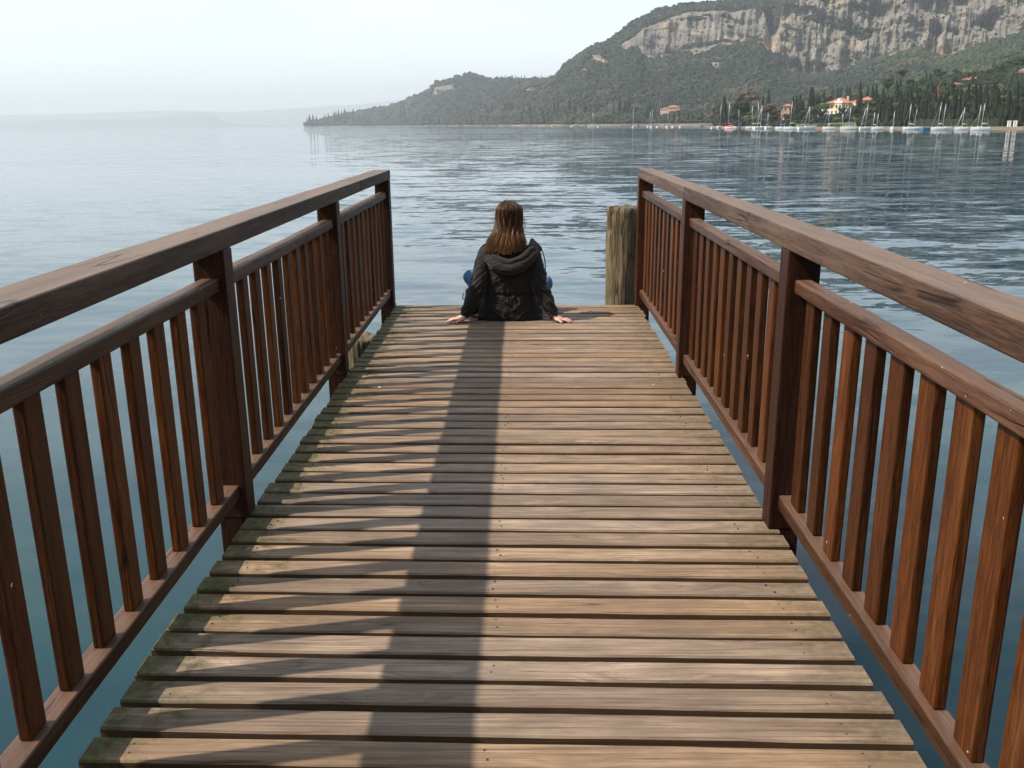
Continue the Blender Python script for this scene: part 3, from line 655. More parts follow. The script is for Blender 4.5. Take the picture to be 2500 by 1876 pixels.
    me = np_mesh('hair_lock', V, F, M_hair, True, {'tone': ('POINT', tone), 'tip': ('POINT', tip)}); o = child_world(link('hair_locks', me), root); o['kind'] = 'stuff'
    B = MB()
    for i in range(9): # a few loose strands blown out to the right
        y0 = random.uniform(-.03,.02); B.tube(curve([HC+Vector((.075, y0, .05-i*.008)), HC+Vector((.098+.003*i, y0-.01, .02-i*.01)), HC+Vector((.108-.002*i+random.uniform(-.012,.012), y0-.015, -.035-i*.006)), HC+Vector((.112+random.uniform(-.03,.012), y0-.02, -.09-i*.004))], 10), .0007, 4)
    m_ = B.mesh('loose_hair', M_hair, 0, True); n = len(m_.vertices); m_.attributes.new('tone', 'FLOAT', 'POINT').data.foreach_set('value', [.5]*n); child_world(link('loose_hair', m_), root)
    # --- shoulder bag resting against the left hip
    bag = empty('shoulder_bag', (-.43, 6.83, 0), 'small black shoulder bag resting by the left hip of the seated woman', 'bag')
    B = MB(); ellip(B, (-.415, 6.80, .125), (.055, .085, .105), .2); ellip(B, (-.42, 6.81, .06), (.06, .10, .055), .2); ellip(B, (-.412, 6.78, .195), (.05, .06, .028), .2)
    child_world(link('bag_body', fuse(B, 'bag_body', .006, M_bag, 4, lambda c, n: .006*fbm(c[:,0]*30, c[:,1]*12, c[:,2]*18, 3, 3))), bag)
    B = MB(); B.tube(curve([(-.43,6.76,.20), (-.405,6.73,.30), (-.375,6.70,.42), (-.33,6.70,.535), (-.25,6.76,.575)], 24), .0055, 8); child_world(link('strap', B.mesh('strap', M_bag, 0, True)), bag)
    B = MB(); B.tube([(-.468,6.75,.19), (-.478,6.745,.165), (-.474,6.744,.14)], .004, 6); child_world(link('tassel', B.mesh('tassel', M_bag, 0, True)), bag)
make_person()

# ------------------------------------------------------------ hills across the bay
KEYS = [ # bearing (u), shore distance, then (distance, height mark) for slope, cliff foot, cliff top, ridge
(743, 3005, (3010,308.5),(3015,308),(3020,307.5),(3030,307)), (750, 3000, (3010,307),(3015,305),(3020,304),(3040,302)),
(800, 2950, (2980,303),(3000,300),(3010,298),(3060,291)), (860, 2850, (2900,300),(2960,290),(2980,287),(3060,277)), (960, 2500, (2600,296),(2750,275),(2780,272),(2900,260)),
(1048, 2060, (2200,290),(2450,252),(2480,240),(2600,224)), (1066, 2020, (2160,289),(2360,232),(2370,212),(2500,207)), (1110, 1800, (2000,285),(2250,226),(2262,207),(2400,195)),
(1130, 1750, (1950,284),(2200,222),(2215,215),(2370,190)), (1150, 1700, (1900,283),(2150,215),(2160,212),(2350,182)), (1165, 1660, (1880,283),(2130,216),(2140,214),(2330,184)), (1200, 1500, (1750,280),(2000,225),(2020,222),(2250,195)),
(1250, 1280, (1500,275),(1800,230),(1820,226),(2100,197)), (1318, 1130, (1350,270),(1650,225),(1670,212),(2000,198)), (1352, 1070, (1250,268),(1500,218),(1512,203),(1700,193)),
(1364, 1050, (1230,266),(1470,212),(1480,196),(1650,178)), (1378, 1020, (1200,265),(1450,205),(1460,188),(1600,158)), (1408, 960, (1150,263),(1430,170),(1440,165),(1570,139)), (1435, 900, (1100,262),(1400,156),(1410,137),(1550,124)),
(1465, 865, (1080,261),(1390,161),(1400,134),(1530,109)), (1490, 830, (1050,260),(1380,163),(1390,150),(1520,95)), (1510, 800, (1030,258),(1370,130),(1374,122),(1500,80)), (1550, 760, (1000,256),(1350,118),(1358,88),(1480,50)),
(1565, 745, (995,255),(1345,134),(1356,75),(1478,42)), (1600, 720, (980,254),(1340,137),(1354,60),(1470,27)), (1640, 690, (965,252),(1330,128),(1346,45),(1465,19)), (1670, 660, (950,250),(1320,120),(1340,36),(1460,12)), (1758, 600, (920,248),(1300,103),(1320,30),(1450,4)),
(1815, 570, (905,246),(1295,106),(1310,26),(1450,-3)), (1846, 560, (900,245),(1290,104),(1302,30),(1450,-5)), (1868, 550, (885,244),(1280,125),(1292,95),(1450,-8)), (1884, 545, (880,243),(1262,140),(1276,90),(1440,-14)),
(1893, 540, (880,243),(1250,152),(1285,15),(1440,-30)), (1917, 530, (860,242),(1230,177),(1280,-25),(1420,-45)), (1975, 515, (830,238),(1205,178),(1255,-45),(1400,-70)), (2034, 500, (800,235),(1180,176),(1235,-55),(1380,-90)), (2090, 490, (780,230),(1155,158),(1210,-72),(1365,-108)),
(2140, 480, (760,225),(1130,141),(1190,-85),(1350,-120)), (2185, 475, (750,220),(1110,122),(1170,-92),(1340,-128)), (2228, 470, (740,215),(1100,118),(1160,-98),(1330,-135)), (2258, 467, (735,212),(1090,138),(1150,-100),(1330,-140)), (2300, 463, (725,207),(1075,132),(1140,-105),(1325,-148)),
(2375, 455, (710,198),(1050,106),(1120,-110),(1310,-155)), (2500, 440, (680,188),(1000,72),(1080,-115),(1290,-160)), (2700, 430, (650,182),(950,52),(1030,-115),(1280,-160)), (3150, 420, (620,180),(900,42),(980,-110),(1250,-150))]
NA = 1250; SEG = [1, 2, 3, 16, 18, 44, 14, 5]
def make_hills():
    ka = np.array([az(k[0]) for k in KEYS]); A = np.linspace(ka[0], ka[-1], NA)
    D = []; Z = []
    Sh = np.array([k[1] for k in KEYS], float)
    rowsD = [Sh-25, Sh, Sh+1.5, Sh+14]; rowsZ = [np.full(len(KEYS), WZ-2), np.full(len(KEYS), WZ-.05), np.full(len(KEYS), WZ+.9), np.full(len(KEYS), WZ+1.6)]
    for j in range(4):
        rowsD.append(np.array([k[2+j][0] for k in KEYS], float)); rowsZ.append(np.array([at(k[0], k[2+j][1], k[2+j][0])[2] for k in KEYS]))
    rowsD.append(rowsD[-1]*1.18); rowsZ.append(np.maximum(rowsZ[-1]*.35, WZ-2))
    RD = [np.interp(A, ka, r) for r in rowsD]; RZ = [np.interp(A, ka, r) for r in rowsZ]
    GD = []; GZ = []; T = []
    for s, n in enumerate(SEG):
        for i in range(n):
            q = i/n; GD.append(RD[s]*(1-q)+RD[s+1]*q); qz = q
            if s == 3: qz = q**1.25
            GZ.append(RZ[s]*(1-qz)+RZ[s+1]*qz); T.append(s+q)
    GD.append(RD[-1]); GZ.append(RZ[-1]); T.append(8.0)
    GD = np.array(GD); GZ = np.array(GZ); T = np.array(T)[:, None]*np.ones((1, NA)); AA = A[None, :]*np.ones_like(GD)
    X = AA*GD; arc = AA*1250
    # cliffs: ribs, gullies, ledges and alcoves; slopes: rolling spurs
    cl = np.clip(np.minimum((T-4.8)*3.2, (6.3-T)*3.2), 0, 1); band = (RZ[6]-RZ[5])[None, :]; cl = cl*np.clip(band/28, 0.15, 1)
    rib = 1-np.abs(fbm(arc/24, GZ/130, 3, 4, 2)*2.2); rib2 = 1-np.abs(fbm(arc/8.5, GZ/60, 9, 3, 4)*2.2); led = fbm(arc/45, GZ/13+arc/70, 1, 3, 8)
    GD2 = GD + cl*(-15*rib-7*rib2+20*led+9*fbm(arc/14, GZ/12, 2, 4, 71, .6)+22*fbm(arc/110, GZ/50, 5, 3, 21))*np.clip(band/70, .25, 1)
    sl = np.clip(np.minimum((T-3.1)*1.5, (7-T)*3), 0, 1)
    GZ2 = GZ + sl*(1-cl)*(fbm(X/90, GD/90, 0, 4, 3)*np.clip(GZ*.10, 0, 9)) + cl*fbm(arc/30, T*3, 2, 3, 6)*6
    GZ2 += np.clip((T-6.3)*2, 0, 1)*np.clip((8-T), 0, 1)*fbm(arc/40, T, 4, 3, 66)*2.2
    V = np.stack([AA*GD2, GD2, GZ2], -1)
    rockn = fbm(arc/26, GZ/22 + arc/60, 7, 4, 41); veg = fbm(arc/48, GZ/15+arc/55, 11, 5, 14, .6)
    rock = np.clip(cl*1.25-.15, 0, 1) + .55*rockn*(cl > .02) - 1.0*np.clip(veg*3.0-.30, 0, 1)*cl
    patch = np.clip(fbm(X/28, GD/40, GZ/18, 3, 91)*3-1.25, 0, 1)*sl*np.clip((GZ-8)/15, 0, 1)
    rock = np.clip(rock + patch, 0, 1)*np.clip((GZ-2)/6, 0, 1)
    rock = np.where((T > .9) & (T < 3.045), .55+.3*fbm(X/12, GD/12, 0, 3, 3), rock)      # stony beach along the shore
    m, n = GD.shape; idx = np.arange(m*n).reshape(m, n)
    F = np.stack([idx[:-1,:-1], idx[:-1,1:], idx[1:,1:], idx[1:,:-1]], -1).reshape(-1, 4)
    o = link('hills', np_mesh('hills', V.reshape(-1, 3), F, M_rock, False, {'rock': ('POINT', rock.ravel())})); tag(o, kind='structure')
    # tree canopy spread over every slope that is not bare rock
    P = V.reshape(-1, 3); a, b, c, d = (P[F[:, k]] for k in range(4)); area = np.linalg.norm(np.cross(c-a, d-b), axis=1)/2; ctr = (a+b+c+d)/4
    rk = rock.ravel()[F].mean(1); tt = T.ravel()[F].mean(1); rad = np.clip(ctr[:,1]*.0021, 2.0, 5.0)
    vis = (tt > 3.06)*(tt < 7.25)*np.where(rk > .42, .05, 1.0)*np.where(ctr[:,0]/ctr[:,1] > .68, .25, 1.0)
    w = area*vis/(rad**2); N = 68000; pick = RG.choice(len(w), N, p=w/w.sum())
    uu, vv = RG.random(N)[:, None], RG.random(N)[:, None]; C0 = (a[pick]*(1-uu)+b[pick]*uu)*(1-vv)+(d[pick]*(1-uu)+c[pick]*uu)*vv
    r = rad[pick]*RG.uniform(.5, 1.0, N)*(1+1.1*RG.random(N)**4)*np.where(rk[pick] > .42, .6, 1)
    gap = fbm(C0[:,0]/35, C0[:,1]/35, 0, 3, 5) < -.34; r = np.where(gap & (C0[:,2] < 60), r*.35, r)
    ph = (1+5**.5)/2; ico = np.array([(-1,ph,0),(1,ph,0),(-1,-ph,0),(1,-ph,0),(0,-1,ph),(0,1,ph),(0,-1,-ph),(0,1,-ph),(ph,0,-1),(ph,0,1),(-ph,0,-1),(-ph,0,1)])/math.sqrt(1+ph*ph)
    fi = np.array([(0,11,5),(0,5,1),(0,1,7),(0,7,10),(0,10,11),(1,5,9),(5,11,4),(11,10,2),(10,7,6),(7,1,8),(3,9,4),(3,4,2),(3,2,6),(3,6,8),(3,8,9),(4,9,5),(2,4,11),(6,2,10),(8,6,7),(9,8,1)])
    B = ico[None]*RG.uniform(.65, 1.25, (N, 12, 1))*r[:, None, None]*np.array([1, 1, .85]) + C0[:, None] + np.array([0, 0, .35])*r[:, None, None]
    tone = RG.random(N)*.75 + .35*(fbm(C0[:,0]/30, C0[:,1]/30, 0, 3, 77)*.9+.5); brown = fbm(C0[:,0]/45, C0[:,1]/60, 0, 3, 15) > .34; tone = np.where(brown & (C0[:,2] < 75), .8+RG.random(N)*.2, np.clip(tone, 0, .78))
    FF = (fi[None] + (np.arange(N)*12)[:, None, None]).reshape(-1, 3)
    o = link('forest', np_mesh('forest', B.reshape(-1, 3), FF, M_forest, False, {'tone': ('POINT', np.repeat(tone, 12))})); tag(o, 'dense mixed woodland covering the hillsides across the bay', 'forest', kind='stuff')
    return A, RD, RZ
HA, HD, HZ = make_hills()
def hill_z(x, y):
    a = x/y; d = [np.interp(a, HA, r) for r in HD[1:8]]; z = [np.interp(a, HA, r) for r in HZ[1:8]]; return float(np.interp(y, d, z))

def far_range(name, pts, Y, mat):
    """distant ridge across the lake, a solid bank 1.5 km deep"""
    V = []; F = []; U = np.linspace(pts[0][0], pts[-1][0], 160)
    for i, u in enumerate(U):
        v = np.interp(u, [p[0] for p in pts], [p[1] for p in pts]); x, y, z = at(u, v, Y); z += 5*float(fbm(u/30, 3, Y, 4)); z = max(z, WZ+.5)
        V += [(x*.93, Y*.93, WZ-2), (x*.965, Y*.965, WZ+z*.45), (x, Y, z), (x*1.12, Y*1.12, WZ-2)]
        if i: F += [((i-1)*4+k, (i-1)*4+k+1, i*4+k+1, i*4+k) for k in range(3)]
    tag(link(name, np_mesh(name, V, F, mat)), kind='structure')
M_far = simple('far_hills', (.10,.12,.12), .9, .3, .01)
far_range('hills', [(-900, 288), (0, 298), (160, 293), (330, 292), (430, 284), (465, 276), (497, 273), (520, 281), (548, 297), (590, 305), (700, 306)], 10500, M_far)
far_range('hills', [(-1200, 262), (-300, 272), (0, 282), (120, 280), (260, 275), (420, 270), (560, 274), (700, 266), (880, 256), (1010, 240), (1150, 225), (1350, 215), (1700, 200)], 13800, M_far)

# ------------------------------------------------------------ near bank with the promenade
SHK = [(1722, 520), (1735, 455), (1760, 425), (1850, 350), (1928, 318), (2034, 295), (2100, 282), (2308, 250), (2500, 228), (2900, 205), (3200, 200)]
SHA = [az(k[0]) for k in SHK]; SHD = [float(k[1]) for k in SHK]
HMK = [(az(1722), 1.0), (az(1850), 3.0), (az(2000), 4.0), (az(2090), 7.0), (az(2180), 14.0), (az(2300), 18.0), (az(2500), 21.0), (az(3200), 24.0)]
def bank_z(x, y):
    a = x/y; d = y - np.interp(a, SHA, SHD); hm = np.interp(a, [k[0] for k in HMK], [k[1] for k in HMK])
    q = np.clip((d-11)/165, 0, 1); return float(WZ + .62 + hm*(q*q*(3-2*q)))
def make_bank():
    A = np.linspace(SHA[0], SHA[-1], 160); DD = [-.6, 0, .02, 1, 4, 8, 11] + list(np.linspace(16, 230, 36)); V = []; m = len(DD)
    for a in A:
        s = np.interp(a, SHA, SHD)
        for d in DD:
            y = s+d; z = WZ-2 if d < 0 else (WZ-.3 if d == 0 else bank_z(a*y, y)); z += .25*float(fbm(a*y/9, y/9, 0, 3))*(d > 11)
            V.append((a*y, y, z))
    F = [(i*m+j, (i+1)*m+j, (i+1)*m+j+1, i*m+j+1) for i in range(len(A)-1) for j in range(m-1)]
    me = np_mesh('bank', V, F, M_quay); me.materials.append(M_ground); me.materials.append(M_lawn)
    for k, p in enumerate(me.polygons):
        j = k % (m-1); a = A[k//(m-1)]; p.material_index = 0 if j < 6 else (2 if j < 13 and az(1930) < a < az(2100) else 1)
    tag(link('ground', me), kind='structure')
make_bank()

# ------------------------------------------------------------ undergrowth of the bank
def make_undergrowth():
    ph = (1+5**.5)/2; ico = np.array([(-1,ph,0),(1,ph,0),(-1,-ph,0),(1,-ph,0),(0,-1,ph),(0,1,ph),(0,-1,-ph),(0,1,-ph),(ph,0,-1),(ph,0,1),(-ph,0,-1),(-ph,0,1)])/math.sqrt(1+ph*ph)
    fi = np.array([(0,11,5),(0,5,1),(0,1,7),(0,7,10),(0,10,11),(1,5,9),(5,11,4),(11,10,2),(10,7,6),(7,1,8),(3,9,4),(3,4,2),(3,2,6),(3,6,8),(3,8,9),(4,9,5),(2,4,11),(6,2,10),(8,6,7),(9,8,1)])
    C0 = []; rd = []; N = 15000
    while len(C0) < N:
        a = random.uniform(az(1745), az(2900)); Sd = float(np.interp(a, SHA, SHD)); d = random.uniform(17, 228)
        if az(1935) < a < az(2096) and d < 60: continue
        sm = .4 if az(2315) < a < az(2450) and 85 < d < 165 else 1
        C0.append((a*(Sd+d), Sd+d, bank_z(a*(Sd+d), Sd+d))); rd.append((random.uniform(.5, 1.5) + (.9 if d > 120 else 0))*sm)
    C0 = np.array(C0); r = np.array(rd); B = ico[None]*RG.uniform(.6, 1.3, (N, 12, 1))*r[:, None, None] + C0[:, None] + np.array([0, 0, .3])*r[:, None, None]
    tone = .55*np.clip(RG.random(N)*.8*(.5+.5*(fbm(C0[:,0]/14, C0[:,1]/14, 0, 3, 7)+.6)), 0, .8); FF = (fi[None] + (np.arange(N)*12)[:, None, None]).reshape(-1, 3)
    o = link('undergrowth', np_mesh('undergrowth', B.reshape(-1, 3), FF, M_forest, False, {'tone': ('POINT', np.repeat(tone, 12))})); tag(o, 'shrubs and low growth covering the near bank', 'undergrowth', kind='stuff')
make_undergrowth()

# ------------------------------------------------------------ trees
def cypress_mesh(seed, mat, fat=.085):
    rg = np.random.default_rng(seed); n = 14; rows = 26; V = []
    for i in range(rows):
        t = i/(rows-1); prof = fat*(min(1, (t/.10)**.6) if t < .1 else 1)*(1-max(0, (t-.25)/.75)**1.7*.96)
        for k in range(n):
            c = 2*math.pi*k/n; q = prof*(1+.22*float(vnoise(c*1.6+seed, t*9, seed))+.14*rg.uniform(-1, 1)); V.append((q*math.cos(c), q*math.sin(c), .05+t*.95))
    F = [(i*n+k, i*n+(k+1) % n, (i+1)*n+(k+1) % n, (i+1)*n+k) for i in range(rows-1) for k in range(n)]
    for i in range(420):
        t = rg.random()**1.1; c = rg.uniform(0, 6.283); prof = fat*(1-max(0, (t-.25)/.75)**1.7*.96)*(min(1, (t/.1)**.6) if t > 0 else .1)
        p = np.array([prof*math.cos(c), prof*math.sin(c), .05+t*.93]); r = rg.uniform(.008, .02); o = np.array([math.cos(c), math.sin(c), 0])
        s = np.array([-o[1], o[0], 0]); b = len(V); V += [tuple(p-s*r), tuple(p+s*r), tuple(p+o*r*rg.uniform(.4, 1.1)+np.array([0, 0, r*rg.uniform(1.6, 3.2)]))]; F.append((b, b+1, b+2))
    me = bpy.data.meshes.new('crown'); me.from_pydata(V, [], F); me.materials.append(mat); return me
def crown_mesh(seed, mat, flat=.8, lobes=9, nleaf=1500, layer=False):
    rg = np.random.default_rng(seed); V = []; F = []; L = []
    for i in range(lobes):
        c = rg.uniform(0, 6.283); q = rg.uniform(.15, .62); z = rg.uniform(-.35, .42)*flat
        if layer: z = -.5+1.0*(i/(lobes-1)); q = rg.uniform(.1, .75)*(1-.5*max(0, z+.1))
        L.append((q*math.cos(c), q*math.sin(c), z, rg.uniform(.30, .5)*(1 if not layer else .95)))
    L.append((0, 0, 0, .55))
    for x, y, z, r in L:           # inner mass
        b = len(V); 
        for i in range(6):
            t = math.pi*(i+.5)/6
            for k in range(8):
                c = k*math.pi/4; j = .72*r*rg.uniform(.75, 1.1); V.append((x+j*math.sin(t)*math.cos(c), y+j*math.sin(t)*math.sin(c), z+j*math.cos(t)*(flat if not layer else .35)))
        F += [(b+i*8+k, b+i*8+(k+1) % 8, b+(i+1)*8+(k+1) % 8, b+(i+1)*8+k) for i in range(5) for k in range(8)]
    for i in range(nleaf):
        x, y, z, r = L[rg.integers(len(L))]; d = rg.normal(size=3); d /= np.linalg.norm(d); rr = r*rg.uniform(.72, 1.12); p = np.array([x, y, z]) + d*rr*np.array([1, 1, flat if not layer else .4])
        s = rg.uniform(.022, .055); e1 = rg.normal(size=3); e1 -= e1@d*d*.5; e1 /= np.linalg.norm(e1); e2 = np.cross(d+rg.normal(size=3)*.5, e1); e2 /= np.linalg.norm(e2)
        b = len(V); V += [tuple(p-e1*s), tuple(p+e2*s*.8), tuple(p+e1*s), tuple(p-e2*s*.8)]; F.append((b, b+1, b+2, b+3))
    V = [(x, y, z+.0) for x, y, z in V]; me = bpy.data.meshes.new('crown'); me.from_pydata(V, [], F); me.materials.append(mat); return me
def trunk_mesh(r, h, limbs=0):
    B = MB(); B.tube([(0,0,-.06), (.02*h,0,h*.4), (0,.01,h)], [r, r*.75, r*.35], 8)
    for k in range(limbs):
        c = k*2.4; B.tube([(0,0,h*.5), (.3*math.cos(c)*h, .3*math.sin(c)*h, h*.85), (.5*math.cos(c)*h, .5*math.sin(c)*h, h*1.15)], [r*.5, r*.35, r*.12], 6)
    return B.mesh('trunk', M_bark, 0, True)
CYP = [cypress_mesh(k, M_cyp, f) for k, f in ((1, .075), (2, .09), (3, .10), (4, .082), (5, .12))]; CYPB = cypress_mesh(9, M_cyp2, .11); CYPT = trunk_mesh(.014, .3)
def cypress(u, vtop, Y, label, group, fat=1.0, kind=None, gz=bank_z, brown=False):
    x, y, zt = at(u, vtop, Y); zb = gz(x, y) - .2; h = zt-zb
    if h < 2: h = 2
    r = empty('cypress', (x, y, zb), label, 'cypress', group, random.uniform(0, 6))
    w = h**.0*fat
    m = CYPB if brown else (CYP[kind] if kind is not None else random.choice(CYP)); wd = fat*(.55+.45*min(1, 12/h))
    for nm, me in (('crown', m), ('trunk', CYPT)):
        o = link(nm, me, r); o.scale = (h*wd, h*wd, h)
    return r
CRN = {'dark': [crown_mesh(21, M_lf), crown_mesh(22, M_lf, .9)], 'bright': [crown_mesh(23, M_lf2), crown_mesh(24, M_lf2, .7)], 'bare': [crown_mesh(25, M_lf3, .85, 12, 1300)], 'cedar': [crown_mesh(26, M_lf, .9, 14, 2200, True)]}
TRK = trunk_mesh(.07, 1.0, 4)
def tree(u, vc, Y, rpx, kind, label, group=None, name='broadleaf_tree', sz=1.0, gz=bank_z):
    x, y, zc = at(u, vc, Y); r_ = rpx*1.28/CAM_F*Y; zb = gz(x, y)-.2; hc = zc-zb
    r = empty(name, (x, y, zb), label, 'tree', group, random.uniform(0, 6)); o = link('crown', random.choice(CRN[kind]), r); o.location = (0, 0, hc); o.scale = (r_, r_, r_*sz)
    o = link('trunk', TRK, r); th = max(hc, 1); o.scale = (max(th*.5, r_*.5), max(th*.5, r_*.5), th); return r
# cypresses one can pick out behind the moorings
G1 = 'cypresses along the near bank'
for u, v, Y, f, lab in [(1758.5,247,470,1.1,'leftmost slim cypress at the point of the near bank'), (1769.5,234,480,1.25,'broad tall cypress left of the big round evergreen at the point'), (1853,237,420,.8,'slim cypress behind the leaning mast, right of the round evergreen'), (1863.5,234,520,.8,'short slim cypress left of the lone dark cypress on the rise'), (1878,219,540,1.3,'lone dark cypress standing high behind the bare brown trees'),
    (1937,235,390,.9,'first cypress of the close group left of the villa garden'), (1945,233,380,1.1,'second cypress of the close group left of the villa garden'), (1955,229,385,1.0,'third cypress of the close group left of the villa garden'), (1962,241,380,.9,'shortest cypress of the close group left of the villa garden'), (1980,214,420,.9,'slender left half of the tall cypress pair left of the villa'), (1985,212,425,1.0,'tall right half of the cypress pair left of the villa'),
    (2012,220,460,1.1,'single cypress directly left of the villa roof'), (2032,222,500,1.0,'cypress rising behind the left corner of the villa'), (2046,217,520,1.1,'taller cypress right behind the villa ridge'), (2053,217,530,1.0,'cypress close behind the villa roof hip'), (2069,209,540,.9,'left one of two cypresses behind the right end of the villa roof'), (2075.5,209,540,.9,'right one of two cypresses behind the right end of the villa roof'), (2102,198,402,1.0,'tall dark cypress in front of the villa tower'),
    (2120,207,460,.9,'thin cypress standing just right of the villa tower'), (2131.5,208,430,1.1,'dark cypress beyond the small white boat right of the villa')]:
    cypress(u, v, Y, lab, G1, f)
rr = random.Random(4)
LAB2 = 'dark cypress in the dense cypress wood climbing behind the right-hand moorings'
for u, v, Y in [(2141,208,400),(2157,213,420),(2191,189,440),(2199,190,440),(2220,194,430),(2229,196,425),(2238,199,400),(2247,192,430),(2254,187,420),(2263,181,430),(2271,178,440),(2308,192,400),(2317,205,380),(2378,177,400),(2405,175,410),(2385,208,350),(2397,210,345),(2411,217,330),(2436,188,400),(2441,217,320),(2470,184,390),(2490,192,380),(2337,219,330),(2350,222,340),(2426,205,350),
    (2290,201,360),(2277,196,380),(2329,210,345),(2364,213,340),(2453,206,330),(2480,210,330),(2497,205,330)]:
    cypress(u, v, Y*.93, LAB2, 'cypresses of the dense wood', rr.uniform(1.0, 1.45))
for u in np.arange(2146, 2506, 8.5):
    t = (u-2146)/360; uu = u+rr.uniform(-4, 4); Y = np.interp(az(uu), SHA, SHD) + rr.uniform(16, 40); cypress(uu, 246-14*t+rr.uniform(-14, 16), Y, 'dark cypress in the front row of the wood along the promenade', 'front row cypresses of the wood', rr.uniform(.9, 1.4))
for u in np.arange(2150, 2506, 7.5):
    t = (u-2150)/356; uu = u+rr.uniform(-4, 4); Y = np.interp(az(uu), SHA, SHD) + rr.uniform(55, 95); cypress(uu, 222-14*t+rr.uniform(-12, 14), Y, LAB2, 'cypresses of the dense wood', rr.uniform(1.0, 1.5))
cypress(2293.5, 203, 318, 'rusty brown dying cypress among the dark ones of the wood', None, 1.35, brown=True)
for u, v, Y, r, k, lab, nm, sz in [
    (1808,267,400,27,'dark','large round dark evergreen at the point of the near bank','broadleaf_tree',.95), (1790,285,385,14,'dark','lower dark evergreen left of the large round one','broadleaf_tree',1), (1832,291,372,15,'bright','bright yellow-green bushy tree at the water below the round evergreen','broadleaf_tree',.85), (1846,290,370,11,'bright','second yellow-green bush beside the leaning mast','broadleaf_tree',.9),
    (1829,233,520,24,'bare','bare pinkish-brown tree rising behind the round evergreen','bare_tree',.8), (1812,238,540,18,'bare','smaller bare brown tree left of the tallest bare one','bare_tree',.8), (1745,268,520,12,'bare','pale bare tree beyond the tip of the near bank','bare_tree',1.2), (1872,265,400,22,'bare','wide bare brown tree left of the little orange house','bare_tree',.6), (1893,275,400,16,'bare','lower bare brown tree beside the little orange house','bare_tree',.7), (1885,290,370,16,'dark','dark shrubby tree behind the paired masts','broadleaf_tree',.6),
    (1921,287,345,11,'dark','dark garden tree right of the little orange house','broadleaf_tree',1.1), (1964,279,350,14,'dark','rounded garden tree in front of the cypress group','broadleaf_tree',.9), (1984,270,360,12,'bare','russet garden tree left of the villa terrace','bare_tree',.9), (2005,277,400,12,'dark','dark tree touching the left terrace of the villa','broadleaf_tree',1.0), (1998,248,470,14,'dark','green tree behind the garden, between two cypresses','broadleaf_tree',1.3), (2022,240,490,12,'bright','olive green tree at the left rear of the villa','broadleaf_tree',1.1), (2087,232,560,14,'bright','olive green tree behind the link of the villa','broadleaf_tree',.8),
    (1976,288,325,7,'bright','small palm-like tree on the lawn left of the villa','broadleaf_tree',1), (1993,294,320,7,'dark','low shrub on the lawn in front of the terrace','broadleaf_tree',.8), (2010,292,322,8,'dark','dark shrub below the left end of the villa','broadleaf_tree',.8), (2028,291,324,7,'dark','clipped shrub below the villa front wall','broadleaf_tree',.8), (2045,292,318,9,'bright','green shrub below the villa corner','broadleaf_tree',.8), (2062,292,330,9,'dark','broad shrub at the right foot of the villa front','broadleaf_tree',.9),
    (2089,272,352,15,'dark','dark green tree hiding the shaded side of the villa','broadleaf_tree',1), (2084,291,318,9,'bright','light green bush right of the villa steps','broadleaf_tree',.7), (2125,285,330,11,'dark','dark bush behind the furled boom boat','broadleaf_tree',.9), (2163,248,420,15,'bare','russet bare tree at the left edge of the cypress wood','bare_tree',1.3), (2183,252,400,9,'bare','pinkish bare tree inside the left part of the cypress wood','bare_tree',1.6), (2150,275,345,16,'dark','dark wide tree below the russet bare tree','broadleaf_tree',.9), (2170,285,330,12,'bright','low green bush behind the small boat with a thin mast','broadleaf_tree',.8),
    (2286,268,300,15,'bright','egg-shaped pale green tree in front of the brown cypress','broadleaf_tree',1.7), (2292,185,440,20,'cedar','layered dark cedar standing above the cypress wood','cedar',1), (2338,183,450,13,'cedar','smaller pale cedar left of the long red-roofed house','cedar',1.3), (2335,243,310,17,'bright','yellow-green tree with spreading top inside the cypress wood','broadleaf_tree',.5), (2365,235,308,15,'bright','second spreading yellow-green tree right of the first one','broadleaf_tree',.5),
    (2450,190,420,0,'cedar','',None,1), (2462,240,296,17,'bright','yellow-green spreading tree at the right end of the wood','broadleaf_tree',.7), (2430,245,300,12,'bright','small yellow-green tree between cypress trunks','broadleaf_tree',.7), (2474,172,405,40,'cedar','huge dark cedar at the upper right corner of the wood','cedar',.95), (2440,186,400,22,'cedar','lower left cedar in front of the huge one','cedar',.9), (2420,262,290,14,'dark','dark bush at the foot of the wood near the stone pillars','broadleaf_tree',1)]:
    if nm: tree(u, v, Y, r, k, lab, None, nm, sz)
for i in range(46):
    u = 1752+rr.uniform(0, 385); Y = np.interp(az(u), SHA, SHD) + rr.uniform(70, 190); t = (u-1752)/385
    tree(u, 283-20*t*rr.random()-rr.uniform(0, 16), Y, rr.uniform(8, 15), rr.choice(['dark','dark','bare','bright','dark']), 'rounded tree in the park behind the near promenade', 'rounded trees of the shore park', 'broadleaf_tree', rr.uniform(.75, 1.1))
for i in range(30):
    u = 1745+rr.uniform(0, 400); Y = np.interp(az(u), SHA, SHD) + rr.uniform(13, 30)
    if 1985 < u < 2075: continue
    tree(u, 300-rr.uniform(0, 6), Y, rr.uniform(4, 8), rr.choice(['dark','bright','dark']), 'low rounded shrub along the near promenade', 'low shrubs along the promenade', 'shrub', rr.uniform(.7, 1.0))
# a second layer of dark round trees that fills the wood
for i in range(64):
    u = 2150+rr.uniform(0, 365); Y = np.interp(az(u), SHA, SHD) + rr.uniform(20, 200); d = Y-np.interp(az(u), SHA, SHD); tree(u, 288-d*.52-(u-2150)*.03+rr.uniform(-6, 6), Y, rr.uniform(9, 15), rr.choice(['dark','dark','dark','bright']), 'round green tree growing between the cypresses of the wood', 'round trees of the wood', 'broadleaf_tree', rr.uniform(.8, 1.1))
